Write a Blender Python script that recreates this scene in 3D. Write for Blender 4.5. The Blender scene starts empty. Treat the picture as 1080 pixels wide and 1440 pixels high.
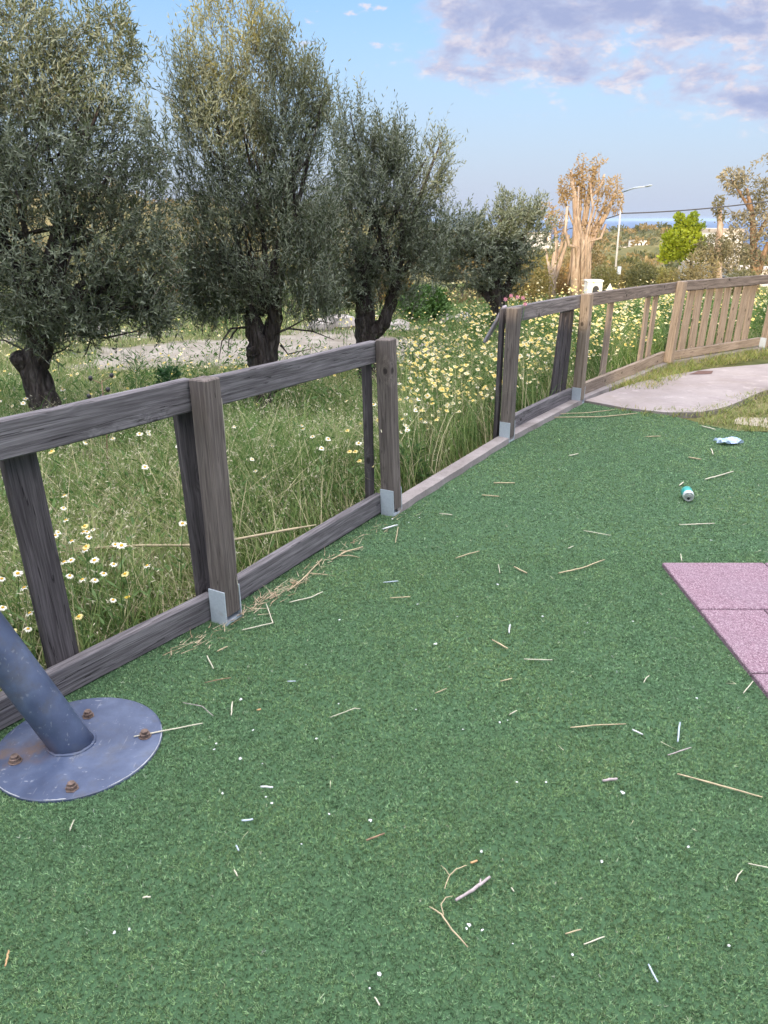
import bpy, math, random
import numpy as np
from mathutils import Vector, Matrix

random.seed(7); RNG = np.random.default_rng(11)
scene = bpy.context.scene
COL = scene.collection
R = math.radians

# ------------------------------------------------------------------ camera and survey helpers
FPX, CX, CY, EYE = 1082.0, 540.0, 720.0, 1.6
PITCH = math.atan((720 - 308) / FPX)
cam_d = bpy.data.cameras.new('camera'); cam = bpy.data.objects.new('camera', cam_d); COL.objects.link(cam)
cam_d.sensor_fit = 'VERTICAL'; cam_d.sensor_height = 36.0; cam_d.lens = FPX / 1440 * 36.0
cam_d.clip_start = 0.05; cam_d.clip_end = 80000
cam.location = (0, 0, EYE); cam.rotation_euler = (R(90) - PITCH, 0, 0)
scene.camera = cam

def ray(x, y):
    dx = (x - CX) / FPX; dy = -(y - CY) / FPX
    return (dx, math.cos(PITCH) + dy * math.sin(PITCH), -math.sin(PITCH) + dy * math.cos(PITCH))
def G(x, y, z=0.0):
    r = ray(x, y); t = (z - EYE) / r[2]
    return Vector((r[0] * t, r[1] * t, z))
def AT(x, y, d):
    r = ray(x, y); t = d / r[1]
    return Vector((r[0] * t, d, EYE + r[2] * t))
def in_view(p, lo=-190, hi=1270, ylo=-250, yhi=1700):
    p = np.asarray(p); dep = p[:, 1] * math.cos(PITCH) - (p[:, 2] - EYE) * math.sin(PITCH)
    up = p[:, 1] * math.sin(PITCH) + (p[:, 2] - EYE) * math.cos(PITCH)
    px = CX + FPX * p[:, 0] / np.maximum(dep, .05); py = CY - FPX * up / np.maximum(dep, .05)
    return (dep > .3) & (px > lo) & (px < hi) & (py > ylo) & (py < yhi)

# ------------------------------------------------------------------ object helpers
def tag(o, label=None, cat=None, group=None, kind=None):
    if label: o['label'] = label
    if cat: o['category'] = cat
    if group: o['group'] = group
    if kind: o['kind'] = kind
    return o
def empty(name, loc, label, cat, group=None):
    o = bpy.data.objects.new(name, None); o.empty_display_size = .1; o.location = loc; COL.objects.link(o)
    return tag(o, label, cat, group)
def make_mesh(name, V, F, mats, parent=None, col=None, mi=None, smooth=True, loc=None):
    """V (n,3) floats, F list of index lists or an (m,k) array; one mesh object"""
    V = np.asarray(V, dtype=np.float32).reshape(-1, 3)
    me = bpy.data.meshes.new(name)
    if isinstance(F, np.ndarray):
        m, k = F.shape
        me.vertices.add(len(V)); me.loops.add(m * k); me.polygons.add(m)
        me.vertices.foreach_set('co', V.ravel())
        me.loops.foreach_set('vertex_index', F.astype(np.int32).ravel())
        me.polygons.foreach_set('loop_start', np.arange(0, m * k, k, dtype=np.int32))
        me.polygons.foreach_set('loop_total', np.full(m, k, dtype=np.int32))
        me.update(calc_edges=True)
    else:
        me.from_pydata([tuple(map(float, v)) for v in V], [], [tuple(map(int, f)) for f in F]); me.update()
    n = len(me.polygons)
    me.polygons.foreach_set('use_smooth', np.full(n, smooth, dtype=bool))
    for m_ in (mats if isinstance(mats, (list, tuple)) else [mats]): me.materials.append(m_)
    if mi is not None: me.polygons.foreach_set('material_index', np.asarray(mi, dtype=np.int32))
    if col is not None:
        c = np.ones((len(V), 4), dtype=np.float32); c[:, :3] = col
        a = me.attributes.new('Col', 'FLOAT_COLOR', 'POINT'); a.data.foreach_set('color', c.ravel())
    o = bpy.data.objects.new(name, me); COL.objects.link(o)
    if loc is not None: o.location = loc
    if parent is not None: o.parent = parent
    return o

class MB:
    def __init__(s): s.V = []; s.F = []; s.M = []; s.n = 0
    def add(s, V, F, m=0):
        V = [tuple(v) for v in V]
        s.V += V; s.F += [[i + s.n for i in f] for f in F]; s.M += [m] * len(F); s.n += len(V); return s
    def tube(s, P, rad, sides=6, m=0, cap=True, wob=0.0, flat=1.0):
        P = [Vector(p) for p in P]; n = len(P)
        rad = [rad] * n if isinstance(rad, (int, float)) else list(rad)
        V = []; F = []; ref = None
        for i, p in enumerate(P):
            t = (P[min(i + 1, n - 1)] - P[max(i - 1, 0)]).normalized()
            if ref is None:
                ref = Vector((1, 0, 0)) if abs(t.x) < .8 else Vector((0, 1, 0))
            a = (ref - t * ref.dot(t)).normalized(); ref = a; b = t.cross(a)
            for k in range(sides):
                th = 2 * math.pi * k / sides; rr = rad[i] * (1 + (wob * random.uniform(-1, 1) if wob else 0))
                V.append(p + a * (math.cos(th) * rr) + b * (math.sin(th) * rr * flat))
        for i in range(n - 1):
            for k in range(sides):
                k2 = (k + 1) % sides
                F.append([i * sides + k, i * sides + k2, (i + 1) * sides + k2, (i + 1) * sides + k])
        if cap:
            F.append(list(range(sides))[::-1]); F.append([(n - 1) * sides + k for k in range(sides)])
        return s.add(V, F, m)
    def box(s, c, sx, sy, sz, rz=0, m=0):
        c = Vector(c); M_ = Matrix.Rotation(rz, 3, 'Z')
        V = [c + M_ @ Vector((x * sx / 2, y * sy / 2, z * sz / 2)) for x in (-1, 1) for y in (-1, 1) for z in (-1, 1)]
        return s.add(V, [[0, 1, 3, 2], [4, 6, 7, 5], [0, 4, 5, 1], [2, 3, 7, 6], [0, 2, 6, 4], [1, 5, 7, 3]], m)
    def lathe(s, prof, c=(0, 0, 0), sides=20, m=0, M_=None):
        V = []; F = []; c = Vector(c)
        for r_, z in prof:
            for k in range(sides):
                th = 2 * math.pi * k / sides; v = Vector((r_ * math.cos(th), r_ * math.sin(th), z))
                V.append(c + (M_ @ v if M_ else v))
        for i in range(len(prof) - 1):
            for k in range(sides):
                k2 = (k + 1) % sides; F.append([i * sides + k, i * sides + k2, (i + 1) * sides + k2, (i + 1) * sides + k])
        F.append(list(range(sides))[::-1]); F.append([(len(prof) - 1) * sides + k for k in range(sides)])
        return s.add(V, F, m)
    def build(s, name, mats, parent=None, smooth=True, loc=None):
        V = s.V
        if loc is not None: V = [Vector(v) - Vector(loc) for v in V]
        return make_mesh(name, V, s.F, mats, parent, mi=s.M, smooth=smooth, loc=loc)

def local(parent, o):
    """o was built in world space: re-express it under parent (an unrotated Empty)"""
    o.parent = parent; o.location = o.location - parent.location; return o

def strips(base, d0, bend, L, W, side, segs, colb, colt):
    """N ribbon blades -> V, F, col"""
    N = len(base); ts = np.linspace(0, 1, segs + 1)
    V = np.zeros((N, segs + 1, 2, 3)); C = np.zeros((N, segs + 1, 2, 3))
    for k, t in enumerate(ts):
        p = base + d0 * (L * t)[:, None] + bend * (L * t * t)[:, None]
        w = (W * .5 * max(.12, (1 - t) ** .6))[:, None]
        V[:, k, 0] = p - side * w; V[:, k, 1] = p + side * w
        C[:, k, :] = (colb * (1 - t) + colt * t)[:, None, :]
    idx = np.arange(N)[:, None] * ((segs + 1) * 2)
    F = np.concatenate([idx + np.array([[2 * k, 2 * k + 1, 2 * k + 3, 2 * k + 2]]) for k in range(segs)], axis=1).reshape(-1, 4)
    return V.reshape(-1, 3), F, C.reshape(-1, 3)
def leaves(pos, d, nrm, L, W, col, bulge=.45):
    """N rhombic leaves, folded slightly along the midrib (two triangles-pairs = 2 quads as 4+2 verts)"""
    N = len(pos); s = np.cross(d, nrm); s /= np.linalg.norm(s, axis=1, keepdims=True) + 1e-9
    V = np.zeros((N, 6, 3)); Lc = L[:, None]; Wc = W[:, None] * .5
    V[:, 0] = pos; V[:, 3] = pos + d * Lc
    V[:, 1] = pos + d * Lc * bulge * .7 - s * Wc; V[:, 5] = pos + d * Lc * bulge * .7 + s * Wc
    V[:, 2] = pos + d * Lc * (bulge + .28) - s * Wc * .8; V[:, 4] = pos + d * Lc * (bulge + .28) + s * Wc * .8
    V[:, [1, 2, 4, 5]] += nrm[:, None, :] * (Wc * .35)[:, None, :]
    idx = np.arange(N)[:, None] * 6
    F = np.concatenate([idx + np.array([[0, 1, 2, 3]]), idx + np.array([[0, 3, 4, 5]])], axis=1).reshape(-1, 4)
    return V.reshape(-1, 3), F, np.repeat(col, 6, axis=0)
def unit(a): return a / (np.linalg.norm(a, axis=1, keepdims=True) + 1e-9)
def cat_geo(parts):
    V = []; F = []; C = []; n = 0
    for v, f, c in parts:
        V.append(v); F.append(f + n); C.append(c); n += len(v)
    return np.concatenate(V), np.concatenate(F), np.concatenate(C)

# ------------------------------------------------------------------ materials
class NT:
    def __init__(s, name):
        s.m = bpy.data.materials.new(name); s.m.use_nodes = True; s.t = s.m.node_tree; s.t.nodes.clear()
        s.out = s.n('ShaderNodeOutputMaterial'); s.b = s.n('ShaderNodeBsdfPrincipled')
        s.l(s.b.outputs[0], s.out.inputs[0])
    def n(s, t, **k):
        x = s.t.nodes.new(t)
        for a, v in k.items(): setattr(x, a, v)
        return x
    def l(s, a, b): s.t.links.new(a, b)
    def sv(s, sock, v):
        if hasattr(v, 'is_linked') or hasattr(v, 'links'): s.l(v, sock)
        else: sock.default_value = v
    def coord(s, kind='Object', scale=(1, 1, 1), rnd=False):
        tc = s.n('ShaderNodeTexCoord'); v = tc.outputs[kind]
        if rnd:
            oi = s.n('ShaderNodeObjectInfo'); mu = s.n('ShaderNodeMath', operation='MULTIPLY'); s.l(oi.outputs['Random'], mu.inputs[0]); mu.inputs[1].default_value = 37.0
            ad = s.n('ShaderNodeVectorMath', operation='ADD'); s.l(v, ad.inputs[0]); s.l(mu.outputs[0], ad.inputs[1]); v = ad.outputs[0]
        mp = s.n('ShaderNodeMapping'); mp.inputs['Scale'].default_value = scale; s.l(v, mp.inputs[0]); return mp.outputs[0]
    def pos(s, scale=(1, 1, 1)):
        g = s.n('ShaderNodeNewGeometry'); mp = s.n('ShaderNodeMapping'); mp.inputs['Scale'].default_value = scale
        s.l(g.outputs['Position'], mp.inputs[0]); return mp.outputs[0]
    def noise(s, v, scale, detail=4, rough=.55, dist=0):
        x = s.n('ShaderNodeTexNoise'); s.l(v, x.inputs['Vector']); x.inputs['Scale'].default_value = scale
        x.inputs['Detail'].default_value = detail; x.inputs['Roughness'].default_value = rough; x.inputs['Distortion'].default_value = dist
        return x.outputs['Fac']
    def voro(s, v, scale, feature='F1'):
        x = s.n('ShaderNodeTexVoronoi', feature=feature); s.l(v, x.inputs['Vector']); x.inputs['Scale'].default_value = scale; return x
    def ramp(s, f, stops, interp='LINEAR'):
        x = s.n('ShaderNodeValToRGB'); x.color_ramp.interpolation = interp; e = x.color_ramp.elements
        while len(e) < len(stops): e.new(.5)
        for q, (p, c) in zip(e, stops): q.position = p; q.color = (*c, 1) if len(c) == 3 else c
        s.l(f, x.inputs[0]); return x.outputs[0]
    def rng(s, f, a, b, c=0., d=1.):
        x = s.n('ShaderNodeMapRange'); s.l(f, x.inputs[0])
        for i, v in zip((1, 2, 3, 4), (a, b, c, d)): x.inputs[i].default_value = v
        return x.outputs[0]
    def math(s, op, a, b=0.0, c=None):
        x = s.n('ShaderNodeMath', operation=op); s.sv(x.inputs[0], a); s.sv(x.inputs[1], b)
        if c is not None: s.sv(x.inputs[2], c)
        return x.outputs[0]
    def mix(s, f, a, b, mode='MIX'):
        x = s.n('ShaderNodeMix', data_type='RGBA', blend_type=mode)
        s.sv(x.inputs[0], f)
        for sock, v in ((x.inputs[6], a), (x.inputs[7], b)):
            if isinstance(v, tuple): sock.default_value = (*v, 1) if len(v) == 3 else v
            else: s.l(v, sock)
        return x.outputs[2]
    def attr(s): x = s.n('ShaderNodeAttribute', attribute_name='Col'); return x.outputs['Color']
    def bump(s, h, strength=.4, dist=.01):
        x = s.n('ShaderNodeBump'); x.inputs['Strength'].default_value = strength; x.inputs['Distance'].default_value = dist
        s.l(h, x.inputs['Height']); s.l(x.outputs[0], s.b.inputs['Normal'])
    def done(s, col=None, rough=.8, metal=0.0, spec=None):
        if col is not None: s.sv(s.b.inputs['Base Color'], (*col, 1) if isinstance(col, tuple) and len(col) == 3 else col)
        s.sv(s.b.inputs['Roughness'], rough); s.b.inputs['Metallic'].default_value = metal
        if spec is not None: s.b.inputs['Specular IOR Level'].default_value = spec
        return s.m

def simple(name, c, rough=.7, metal=0., var=.25, scale=30., spec=None):
    t = NT(name); v = t.coord('Object', rnd=True); f = t.noise(v, scale, 4)
    lo = tuple(x * (1 - var) for x in c); hi = tuple(min(1, x * (1 + var)) for x in c)
    return t.done(t.ramp(f, [(.3, lo), (.7, hi)]), rough, metal, spec)

def wood(name, dark, mid, light, crack=.5):
    t = NT(name); v = t.coord('Object', rnd=True)
    mp = t.n('ShaderNodeMapping'); mp.inputs['Scale'].default_value = (2.2, 9, 9); t.l(v, mp.inputs[0])
    sx_ = t.n('ShaderNodeSeparateXYZ'); t.l(v, sx_.inputs[0]); kc = t.n('ShaderNodeCombineXYZ'); t.l(t.math('MULTIPLY', sx_.outputs[0], 2.3), kc.inputs[0]); t.l(t.math('MULTIPLY', t.math('ADD', sx_.outputs[1], sx_.outputs[2]), 3.2), kc.inputs[1])
    vo = t.voro(kc.outputs[0], 1.0); vo.voronoi_dimensions = '2D'; kd = t.rng(vo.outputs['Distance'], .03, .26, 1, 0)
    kn = t.math('POWER', kd, 2.5)
    low = t.noise(mp.outputs[0], .8, 2)
    warp = t.math('ADD', t.math('MULTIPLY', kn, .55), t.math('MULTIPLY', low, .55))
    g = t.n('ShaderNodeMapping'); g.inputs['Scale'].default_value = (1.5, 44, 44); t.l(v, g.inputs[0])
    cb = t.n('ShaderNodeCombineXYZ'); t.l(t.math('MULTIPLY', warp, 1.0), cb.inputs[0]); t.l(t.math('MULTIPLY', warp, 4.6), cb.inputs[1]); t.l(t.math('MULTIPLY', warp, 4.6), cb.inputs[2])
    ad = t.n('ShaderNodeVectorMath', operation='ADD'); t.l(g.outputs[0], ad.inputs[0]); t.l(cb.outputs[0], ad.inputs[1])
    grain = t.noise(ad.outputs[0], 1.6, 6, .62)
    fine = t.noise(t.coord('Object', (6, 190, 190), True), 1.0, 3, .6)
    blot = t.noise(v, 3.5, 3)
    f = t.math('ADD', t.math('MULTIPLY', grain, .62), t.math('MULTIPLY', fine, .38))
    c = t.ramp(f, [(.30, dark), (.47, mid), (.70, light)])
    c = t.mix(t.rng(blot, .35, .7, 0, .55), c, t.mix(.5, c, tuple(x * .55 for x in mid)))
    core = t.rng(t.math('ADD', vo.outputs['Distance'], t.math('MULTIPLY', t.math('SUBTRACT', t.noise(v, 60, 2), .5), .03)), .03, .058, 1, 0)
    c = t.mix(t.math('MULTIPLY', core, .85), c, tuple(x * .45 for x in dark))
    # long drying checks
    ck = t.noise(t.coord('Object', (.9, 42, 42), True), 1.1, 2, .4)
    ckm = t.math('LESS_THAN', t.math('ABSOLUTE', t.math('SUBTRACT', ck, .5)), .012 * crack)
    c = t.mix(t.math('MULTIPLY', ckm, .75), c, tuple(x * .35 for x in dark))
    t.bump(t.math('SUBTRACT', f, t.math('MULTIPLY', ckm, .5)), .55, .004)
    return t.done(c, .85, 0, .25)

M = {}
M['rail'] = wood('weathered_grey_wood', (.048, .043, .047), (.125, .116, .124), (.29, .275, .29))
M['post'] = wood('weathered_brown_wood', (.050, .041, .038), (.130, .110, .101), (.26, .225, .205))
M['picket'] = wood('dark_weathered_wood', (.030, .026, .028), (.070, .062, .066), (.16, .145, .15))
M['tanwood'] = wood('sunlit_tan_wood', (.12, .092, .070), (.23, .185, .145), (.36, .30, .25))  # far fence wood, warm sunlight put into its colour

def galv():
    t = NT('galvanised_steel'); v = t.coord('Object', rnd=True); vo = t.voro(v, 90); f = t.noise(v, 9, 5)
    c = t.mix(t.rng(vo.outputs['Distance'], 0, .8, 0, .5), (.38, .44, .50), (.50, .56, .61))
    c = t.mix(t.rng(f, .58, .72, 0, .5), c, (.24, .20, .17))
    return t.done(c, .55, .1)
M['galv'] = galv()
def bluepaint():
    t = NT('chalky_blue_paint'); v = t.coord('Object', (1, 1, 1)); f = t.noise(v, 6, 6, .62); g = t.noise(v, 46, 3)
    c = t.ramp(f, [(.3, (.036, .050, .092)), (.5, (.056, .077, .138)), (.62, (.078, .104, .175)), (.78, (.115, .14, .20))])
    sc = t.noise(t.coord('Object', (14, 60, 14)), 2.2, 2); c = t.mix(t.rng(sc, .70, .74, 0, .55), c, (.34, .36, .40))
    c = t.mix(t.rng(g, .66, .72, 0, .4), c, (.30, .33, .38))
    # rust round the foot of the tube, on its lower left
    d = t.n('ShaderNodeVectorMath', operation='DISTANCE'); tc = t.n('ShaderNodeTexCoord'); t.l(tc.outputs['Object'], d.inputs[0]); d.inputs[1].default_value = (-.115, -.03, .02)
    rm = t.math('MULTIPLY', t.rng(d.outputs['Value'], .025, .085, 1, 0), t.rng(t.noise(v, 28, 4), .36, .6, 0, 1))
    c = t.mix(t.math('MULTIPLY', rm, .8), c, (.12, .07, .045))
    d2 = t.n('ShaderNodeVectorMath', operation='DISTANCE'); t.l(tc.outputs['Object'], d2.inputs[0]); d2.inputs[1].default_value = (-.235, -.06, .01)
    rm2 = t.math('MULTIPLY', t.rng(d2.outputs['Value'], .02, .09, 1, 0), t.rng(t.noise(v, 22, 4), .45, .6, 0, 1))
    c = t.mix(t.math('MULTIPLY', rm2, .7), c, (.13, .08, .055))
    dirt_ = t.noise(v, 11, 7, .7); c = t.mix(t.rng(dirt_, .52, .68, 0, .5), c, (.075, .075, .078)); c = t.mix(t.rng(t.noise(t.coord('Object', (90, 9, 30)), 1.4, 3), .66, .70, 0, .5), c, (.20, .22, .26))
    t.bump(g, .12, .003)
    return t.done(c, t.rng(dirt_, .4, .7, .42, .7))
M['bluepaint'] = bluepaint()
M['rust'] = simple('rusty_bolt_iron', (.12, .085, .070), .8, .1, .6, 60)
M['scuff'] = simple('bare_scuffed_steel', (.42, .44, .47), .6, .3, .3, 40)

def veg(name, trans=.3, silver=None, rough=.55, hue=True, spec=.3):
    t = NT(name); c = t.attr()
    if silver:
        g = t.n('ShaderNodeNewGeometry'); c = t.mix(t.math('MULTIPLY', g.outputs['Backfacing'], .75), c, silver)
    t.done(c, rough, 0, spec)
    tr = t.n('ShaderNodeBsdfTranslucent'); t.l(c, tr.inputs[0]); mx = t.n('ShaderNodeMixShader'); mx.inputs[0].default_value = trans
    t.l(t.b.outputs[0], mx.inputs[1]); t.l(tr.outputs[0], mx.inputs[2]); t.l(mx.outputs[0], t.out.inputs[0]); return t.m
M['olive'] = veg('olive_leaf', .22, (.22, .25, .18), .42, spec=.5)
M['leaf'] = veg('leaf', .3)
M['grass'] = veg('meadow_grass_blade', .35)
M['petal'] = veg('petal', .3)
def turf_blade():
    t = NT('artificial_turf_fibre'); c = t.attr(); p = t.pos()
    n1 = t.noise(p, 1.3, 4, .6); n2 = t.noise(p, 5.5, 3, .6)
    c = t.mix(t.rng(n1, .42, .62, 0, .5), c, t.mix(1.0, c, (.82, .95, 1.15), 'MULTIPLY'))
    c = t.mix(t.rng(n2, .45, .7, 0, .5), c, t.mix(1.0, c, (1.3, 1.2, 1.12), 'MULTIPLY'))
    n3 = t.noise(t.pos((1, 1, 1)), .55, 3, .55); c = t.mix(t.rng(n3, .5, .66, 0, .4), c, t.mix(1.0, c, (1.45, 1.25, 1.05), 'MULTIPLY'))
    n4 = t.noise(p, 17, 2, .5); c = t.mix(t.rng(n4, .48, .7, 0, .6), c, t.mix(1.0, c, (.6, .65, .66), 'MULTIPLY'))
    t.done(c, .45, 0, .35)
    tr = t.n('ShaderNodeBsdfTranslucent'); t.l(c, tr.inputs[0]); mx = t.n('ShaderNodeMixShader'); mx.inputs[0].default_value = .25
    t.l(t.b.outputs[0], mx.inputs[1]); t.l(tr.outputs[0], mx.inputs[2]); t.l(mx.outputs[0], t.out.inputs[0]); return t.m
M['turf'] = turf_blade()
def turfbase():
    t = NT('turf_backing'); p = t.pos(); f = t.noise(p, 260, 2)
    return t.done(t.ramp(f, [(.35, (.02, .05, .02)), (.65, (.045, .11, .045))]), .9)
M['turfbase'] = turfbase()
def soil():
    t = NT('meadow_and_hillside_soil'); p = t.pos(); a = t.noise(p, .9, 6, .65); b = t.noise(p, .035, 8, .7); c2 = t.noise(p, 14, 4)
    near = t.ramp(a, [(.3, (.055, .065, .022)), (.5, (.12, .125, .048)), (.72, (.24, .21, .11))])
    near = t.mix(t.rng(c2, .5, .7, 0, .4), near, (.05, .07, .02))
    pd = t.ramp(t.noise(p, 2.6, 6, .65), [(.3, (.17, .15, .12)), (.55, (.26, .235, .20)), (.8, (.34, .315, .28))])
    at = t.n('ShaderNodeAttribute', attribute_name='Col'); pm_ = t.rng(t.math('ADD', at.outputs['Fac'], t.math('MULTIPLY', t.math('SUBTRACT', t.noise(p, 1.9, 6, .7), .5), 1.1)), .34, .52)
    near = t.mix(pm_, near, pd)
    b = t.math('ADD', t.math('MULTIPLY', b, .6), t.math('MULTIPLY', t.noise(p, .22, 6, .7), .4))
    far = t.ramp(b, [(.36, (.05, .065, .028)), (.5, (.14, .13, .055)), (.6, (.24, .19, .09)), (.72, (.34, .27, .17))])
    g = t.n('ShaderNodeNewGeometry'); ln = t.n('ShaderNodeVectorMath', operation='LENGTH'); t.l(g.outputs['Position'], ln.inputs[0])
    t.bump(a, .5, .05)
    return t.done(t.mix(t.rng(ln.outputs['Value'], 18, 60), near, far), .95, 0, .1)
M['soil'] = soil()
def dirt():
    t = NT('pale_dry_dirt'); p = t.pos(); a = t.noise(p, 1.6, 6, .65); b = t.noise(p, 30, 4, .6)
    c = t.ramp(a, [(.3, (.27, .235, .185)), (.6, (.42, .375, .31)), (.8, (.5, .46, .4))])
    c = t.mix(t.rng(b, .5, .7, 0, .5), c, (.22, .19, .14)); t.bump(b, .5, .02)
    return t.done(c, .95, 0, .1)
M['dirt'] = dirt()
def slab():
    t = NT('stamped_pink_concrete'); p = t.pos(); a = t.noise(p, 1.1, 5, .6); b = t.noise(p, 22, 5, .65)
    c = t.ramp(a, [(.3, (.19, .160, .155)), (.5, (.25, .218, .212)), (.7, (.305, .27, .258))])
    c = t.mix(t.rng(b, .52, .74, 0, .45), c, (.15, .125, .12)); c = t.mix(t.rng(t.noise(p, 2.6, 6, .7), .5, .72, 0, .6), c, (.20, .165, .14)); c = t.mix(t.rng(t.noise(p, 7, 5, .7), .56, .7, 0, .5), c, (.40, .36, .35))
    # faint irregular stamped joints
    mp = t.n('ShaderNodeMapping'); mp.inputs['Rotation'].default_value = (0, 0, R(37)); mp.inputs['Scale'].default_value = (1.1, 2.6, 0); t.l(p, mp.inputs[0])
    ed = t.voro(mp.outputs[0], 1.0, 'DISTANCE_TO_EDGE'); jn = t.rng(ed.outputs['Distance'], .0, .03, 1, 0)
    gm = t.math('MULTIPLY', jn, t.rng(t.noise(p, 2.3, 3), .42, .62, .0, .6)); c = t.mix(gm, c, (.2, .16, .165))
    t.bump(t.math('SUBTRACT', b, t.math('MULTIPLY', jn, .8)), .35, .006)
    return t.done(c, .85)
M['slab'] = slab()
def concrete(name, c0, c1, c2):
    t = NT(name); p = t.pos(); a = t.noise(p, 5, 6, .65); b = t.noise(p, 70, 4, .6)
    c = t.ramp(a, [(.3, c0), (.5, c1), (.72, c2)]); c = t.mix(t.rng(b, .55, .75, 0, .5), c, tuple(x * .5 for x in c0)); t.bump(b, .6, .005)
    return t.done(c, .92)
M['kerb'] = concrete('kerb_concrete', (.16, .14, .132), (.235, .21, .206), (.30, .275, .27))
def rubber():
    t = NT('pink_rubber_granules'); p = t.pos(); vo = t.voro(p, 260); a = t.noise(p, 4, 4); f = t.noise(p, 150, 3, .7)
    sep = t.n('ShaderNodeSeparateColor'); t.l(vo.outputs['Color'], sep.inputs[0])
    c = t.ramp(sep.outputs[0], [(.0, (.10, .048, .070)), (.35, (.205, .115, .155)), (.7, (.275, .175, .22)), (1, (.40, .31, .345))])
    c = t.mix(t.rng(a, .35, .7, 0, .35), c, (.235, .18, .22)); t.bump(t.math('ADD', vo.outputs['Distance'], f), .7, .004)
    return t.done(c, .9)
M['rubber'] = rubber()
def bark(name, lo, mid, hi, sc=1.0):
    t = NT(name); v = t.coord('Object', (9 * sc, 9 * sc, 2.2 * sc)); a = t.noise(v, 2.2, 7, .7, .6); vo = t.voro(v, 2.4, 'DISTANCE_TO_EDGE')
    c = t.ramp(a, [(.32, lo), (.5, mid), (.7, hi)]); t.bump(t.math('ADD', a, t.rng(vo.outputs['Distance'], 0, .25, 0, .6)), .9, .03)
    return t.done(c, .92, 0, .15)
M['bark'] = bark('olive_bark', (.028, .022, .020), (.075, .062, .056), (.17, .15, .14))
M['palebark'] = bark('pale_eucalyptus_bark', (.26, .18, .13), (.44, .34, .26), (.58, .49, .39), .5)
M['orangebark'] = bark('orange_brown_bark', (.15, .09, .055), (.29, .19, .12), (.42, .31, .21), .5)
M['twig'] = simple('dry_twig', (.20, .155, .115), .9, 0, .4, 40)
M['straw'] = simple('dry_straw', (.40, .33, .21), .8, 0, .22, 25)
M['palestraw'] = simple('bleached_straw', (.50, .475, .37), .75, 0, .15, 25)
M['whitebit'] = simple('white_litter', (.58, .60, .61), .6, 0, .1, 40)
M['bluebit'] = simple('bluish_plastic_litter', (.40, .47, .54), .5, 0, .12, 30)
M['greytwig'] = simple('grey_weathered_stick', (.36, .31, .31), .9, 0, .35, 60)
M['browntwig'] = simple('brown_stick', (.24, .16, .10), .9, 0, .35, 60)
M['tanleaf'] = simple('dried_leaf', (.42, .26, .13), .85, 0, .35, 60)
M['rag'] = simple('lilac_grey_board', (.30, .28, .33), .9, 0, .3, 12)
M['white'] = simple('whitewashed_wall', (.66, .65, .62), .85, 0, .06, 1.2)
M['dark'] = simple('dark_opening', (.03, .03, .035), .5, 0, .2, 4)
M['cable'] = simple('black_cable', (.05, .05, .055), .6)
M['pole'] = simple('pale_painted_pole', (.46, .45, .43), .6, 0, .1, 6)
M['tile_roof'] = simple('flat_roof', (.45, .40, .34), .9, 0, .2, 2)
M['stone'] = concrete('rubble_stone', (.22, .20, .18), (.34, .31, .28), (.45, .42, .39))

# ------------------------------------------------------------------ world: evening sky with clouds, sun behind left
SUN_EL, SUN_AZ = 9.0, 195.0          # azimuth clockwise from +Y
EXPO = 1.4
SKY = .15
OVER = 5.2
w = bpy.data.worlds.new('World'); scene.world = w; w.use_nodes = True
nt = w.node_tree; nt.nodes.clear()
def wn(t, **k):
    x = nt.nodes.new(t)
    for a, v in k.items(): setattr(x, a, v)
    return x
def wm(op, a, b=0.0, clamp=False):
    x = wn('ShaderNodeMath', operation=op, use_clamp=clamp)
    for s_, v in ((x.inputs[0], a), (x.inputs[1], b)):
        if hasattr(v, 'links'): nt.links.new(v, s_)
        else: s_.default_value = v
    return x.outputs[0]
def wr(f, a, b, c=0., d=1., smooth=True):
    x = wn('ShaderNodeMapRange', interpolation_type='SMOOTHSTEP' if smooth else 'LINEAR'); nt.links.new(f, x.inputs[0])
    for i, v in zip((1, 2, 3, 4), (a, b, c, d)): x.inputs[i].default_value = v
    return x.outputs[0]
def wmix(f, a, b, mode='MIX'):
    x = wn('ShaderNodeMix', data_type='RGBA', blend_type=mode)
    if hasattr(f, 'links'): nt.links.new(f, x.inputs[0])
    else: x.inputs[0].default_value = f
    for s_, v in ((x.inputs[6], a), (x.inputs[7], b)):
        if isinstance(v, tuple): s_.default_value = (*v, 1)
        else: nt.links.new(v, s_)
    return x.outputs[2]
wo = wn('ShaderNodeOutputWorld'); bg = wn('ShaderNodeBackground'); nt.links.new(bg.outputs[0], wo.inputs[0])
sky = wn('ShaderNodeTexSky', sky_type='NISHITA'); sky.sun_disc = False; sky.sun_elevation = R(SUN_EL); sky.sun_rotation = R(SUN_AZ)
sky.altitude = 60; sky.air_density = 1.0; sky.dust_density = 1.6; sky.ozone_density = 1.6
bg.inputs['Strength'].default_value = SKY
tc = wn('ShaderNodeTexCoord'); sp = wn('ShaderNodeSeparateXYZ'); nt.links.new(tc.outputs['Generated'], sp.inputs[0])
az = wm('ARCTAN2', sp.outputs[0], sp.outputs[1]); el = wm('ARCSINE', sp.outputs[2])
cv = wn('ShaderNodeCombineXYZ'); nt.links.new(az, cv.inputs[0]); nt.links.new(wm('MULTIPLY', el, 2.0), cv.inputs[1])
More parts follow.
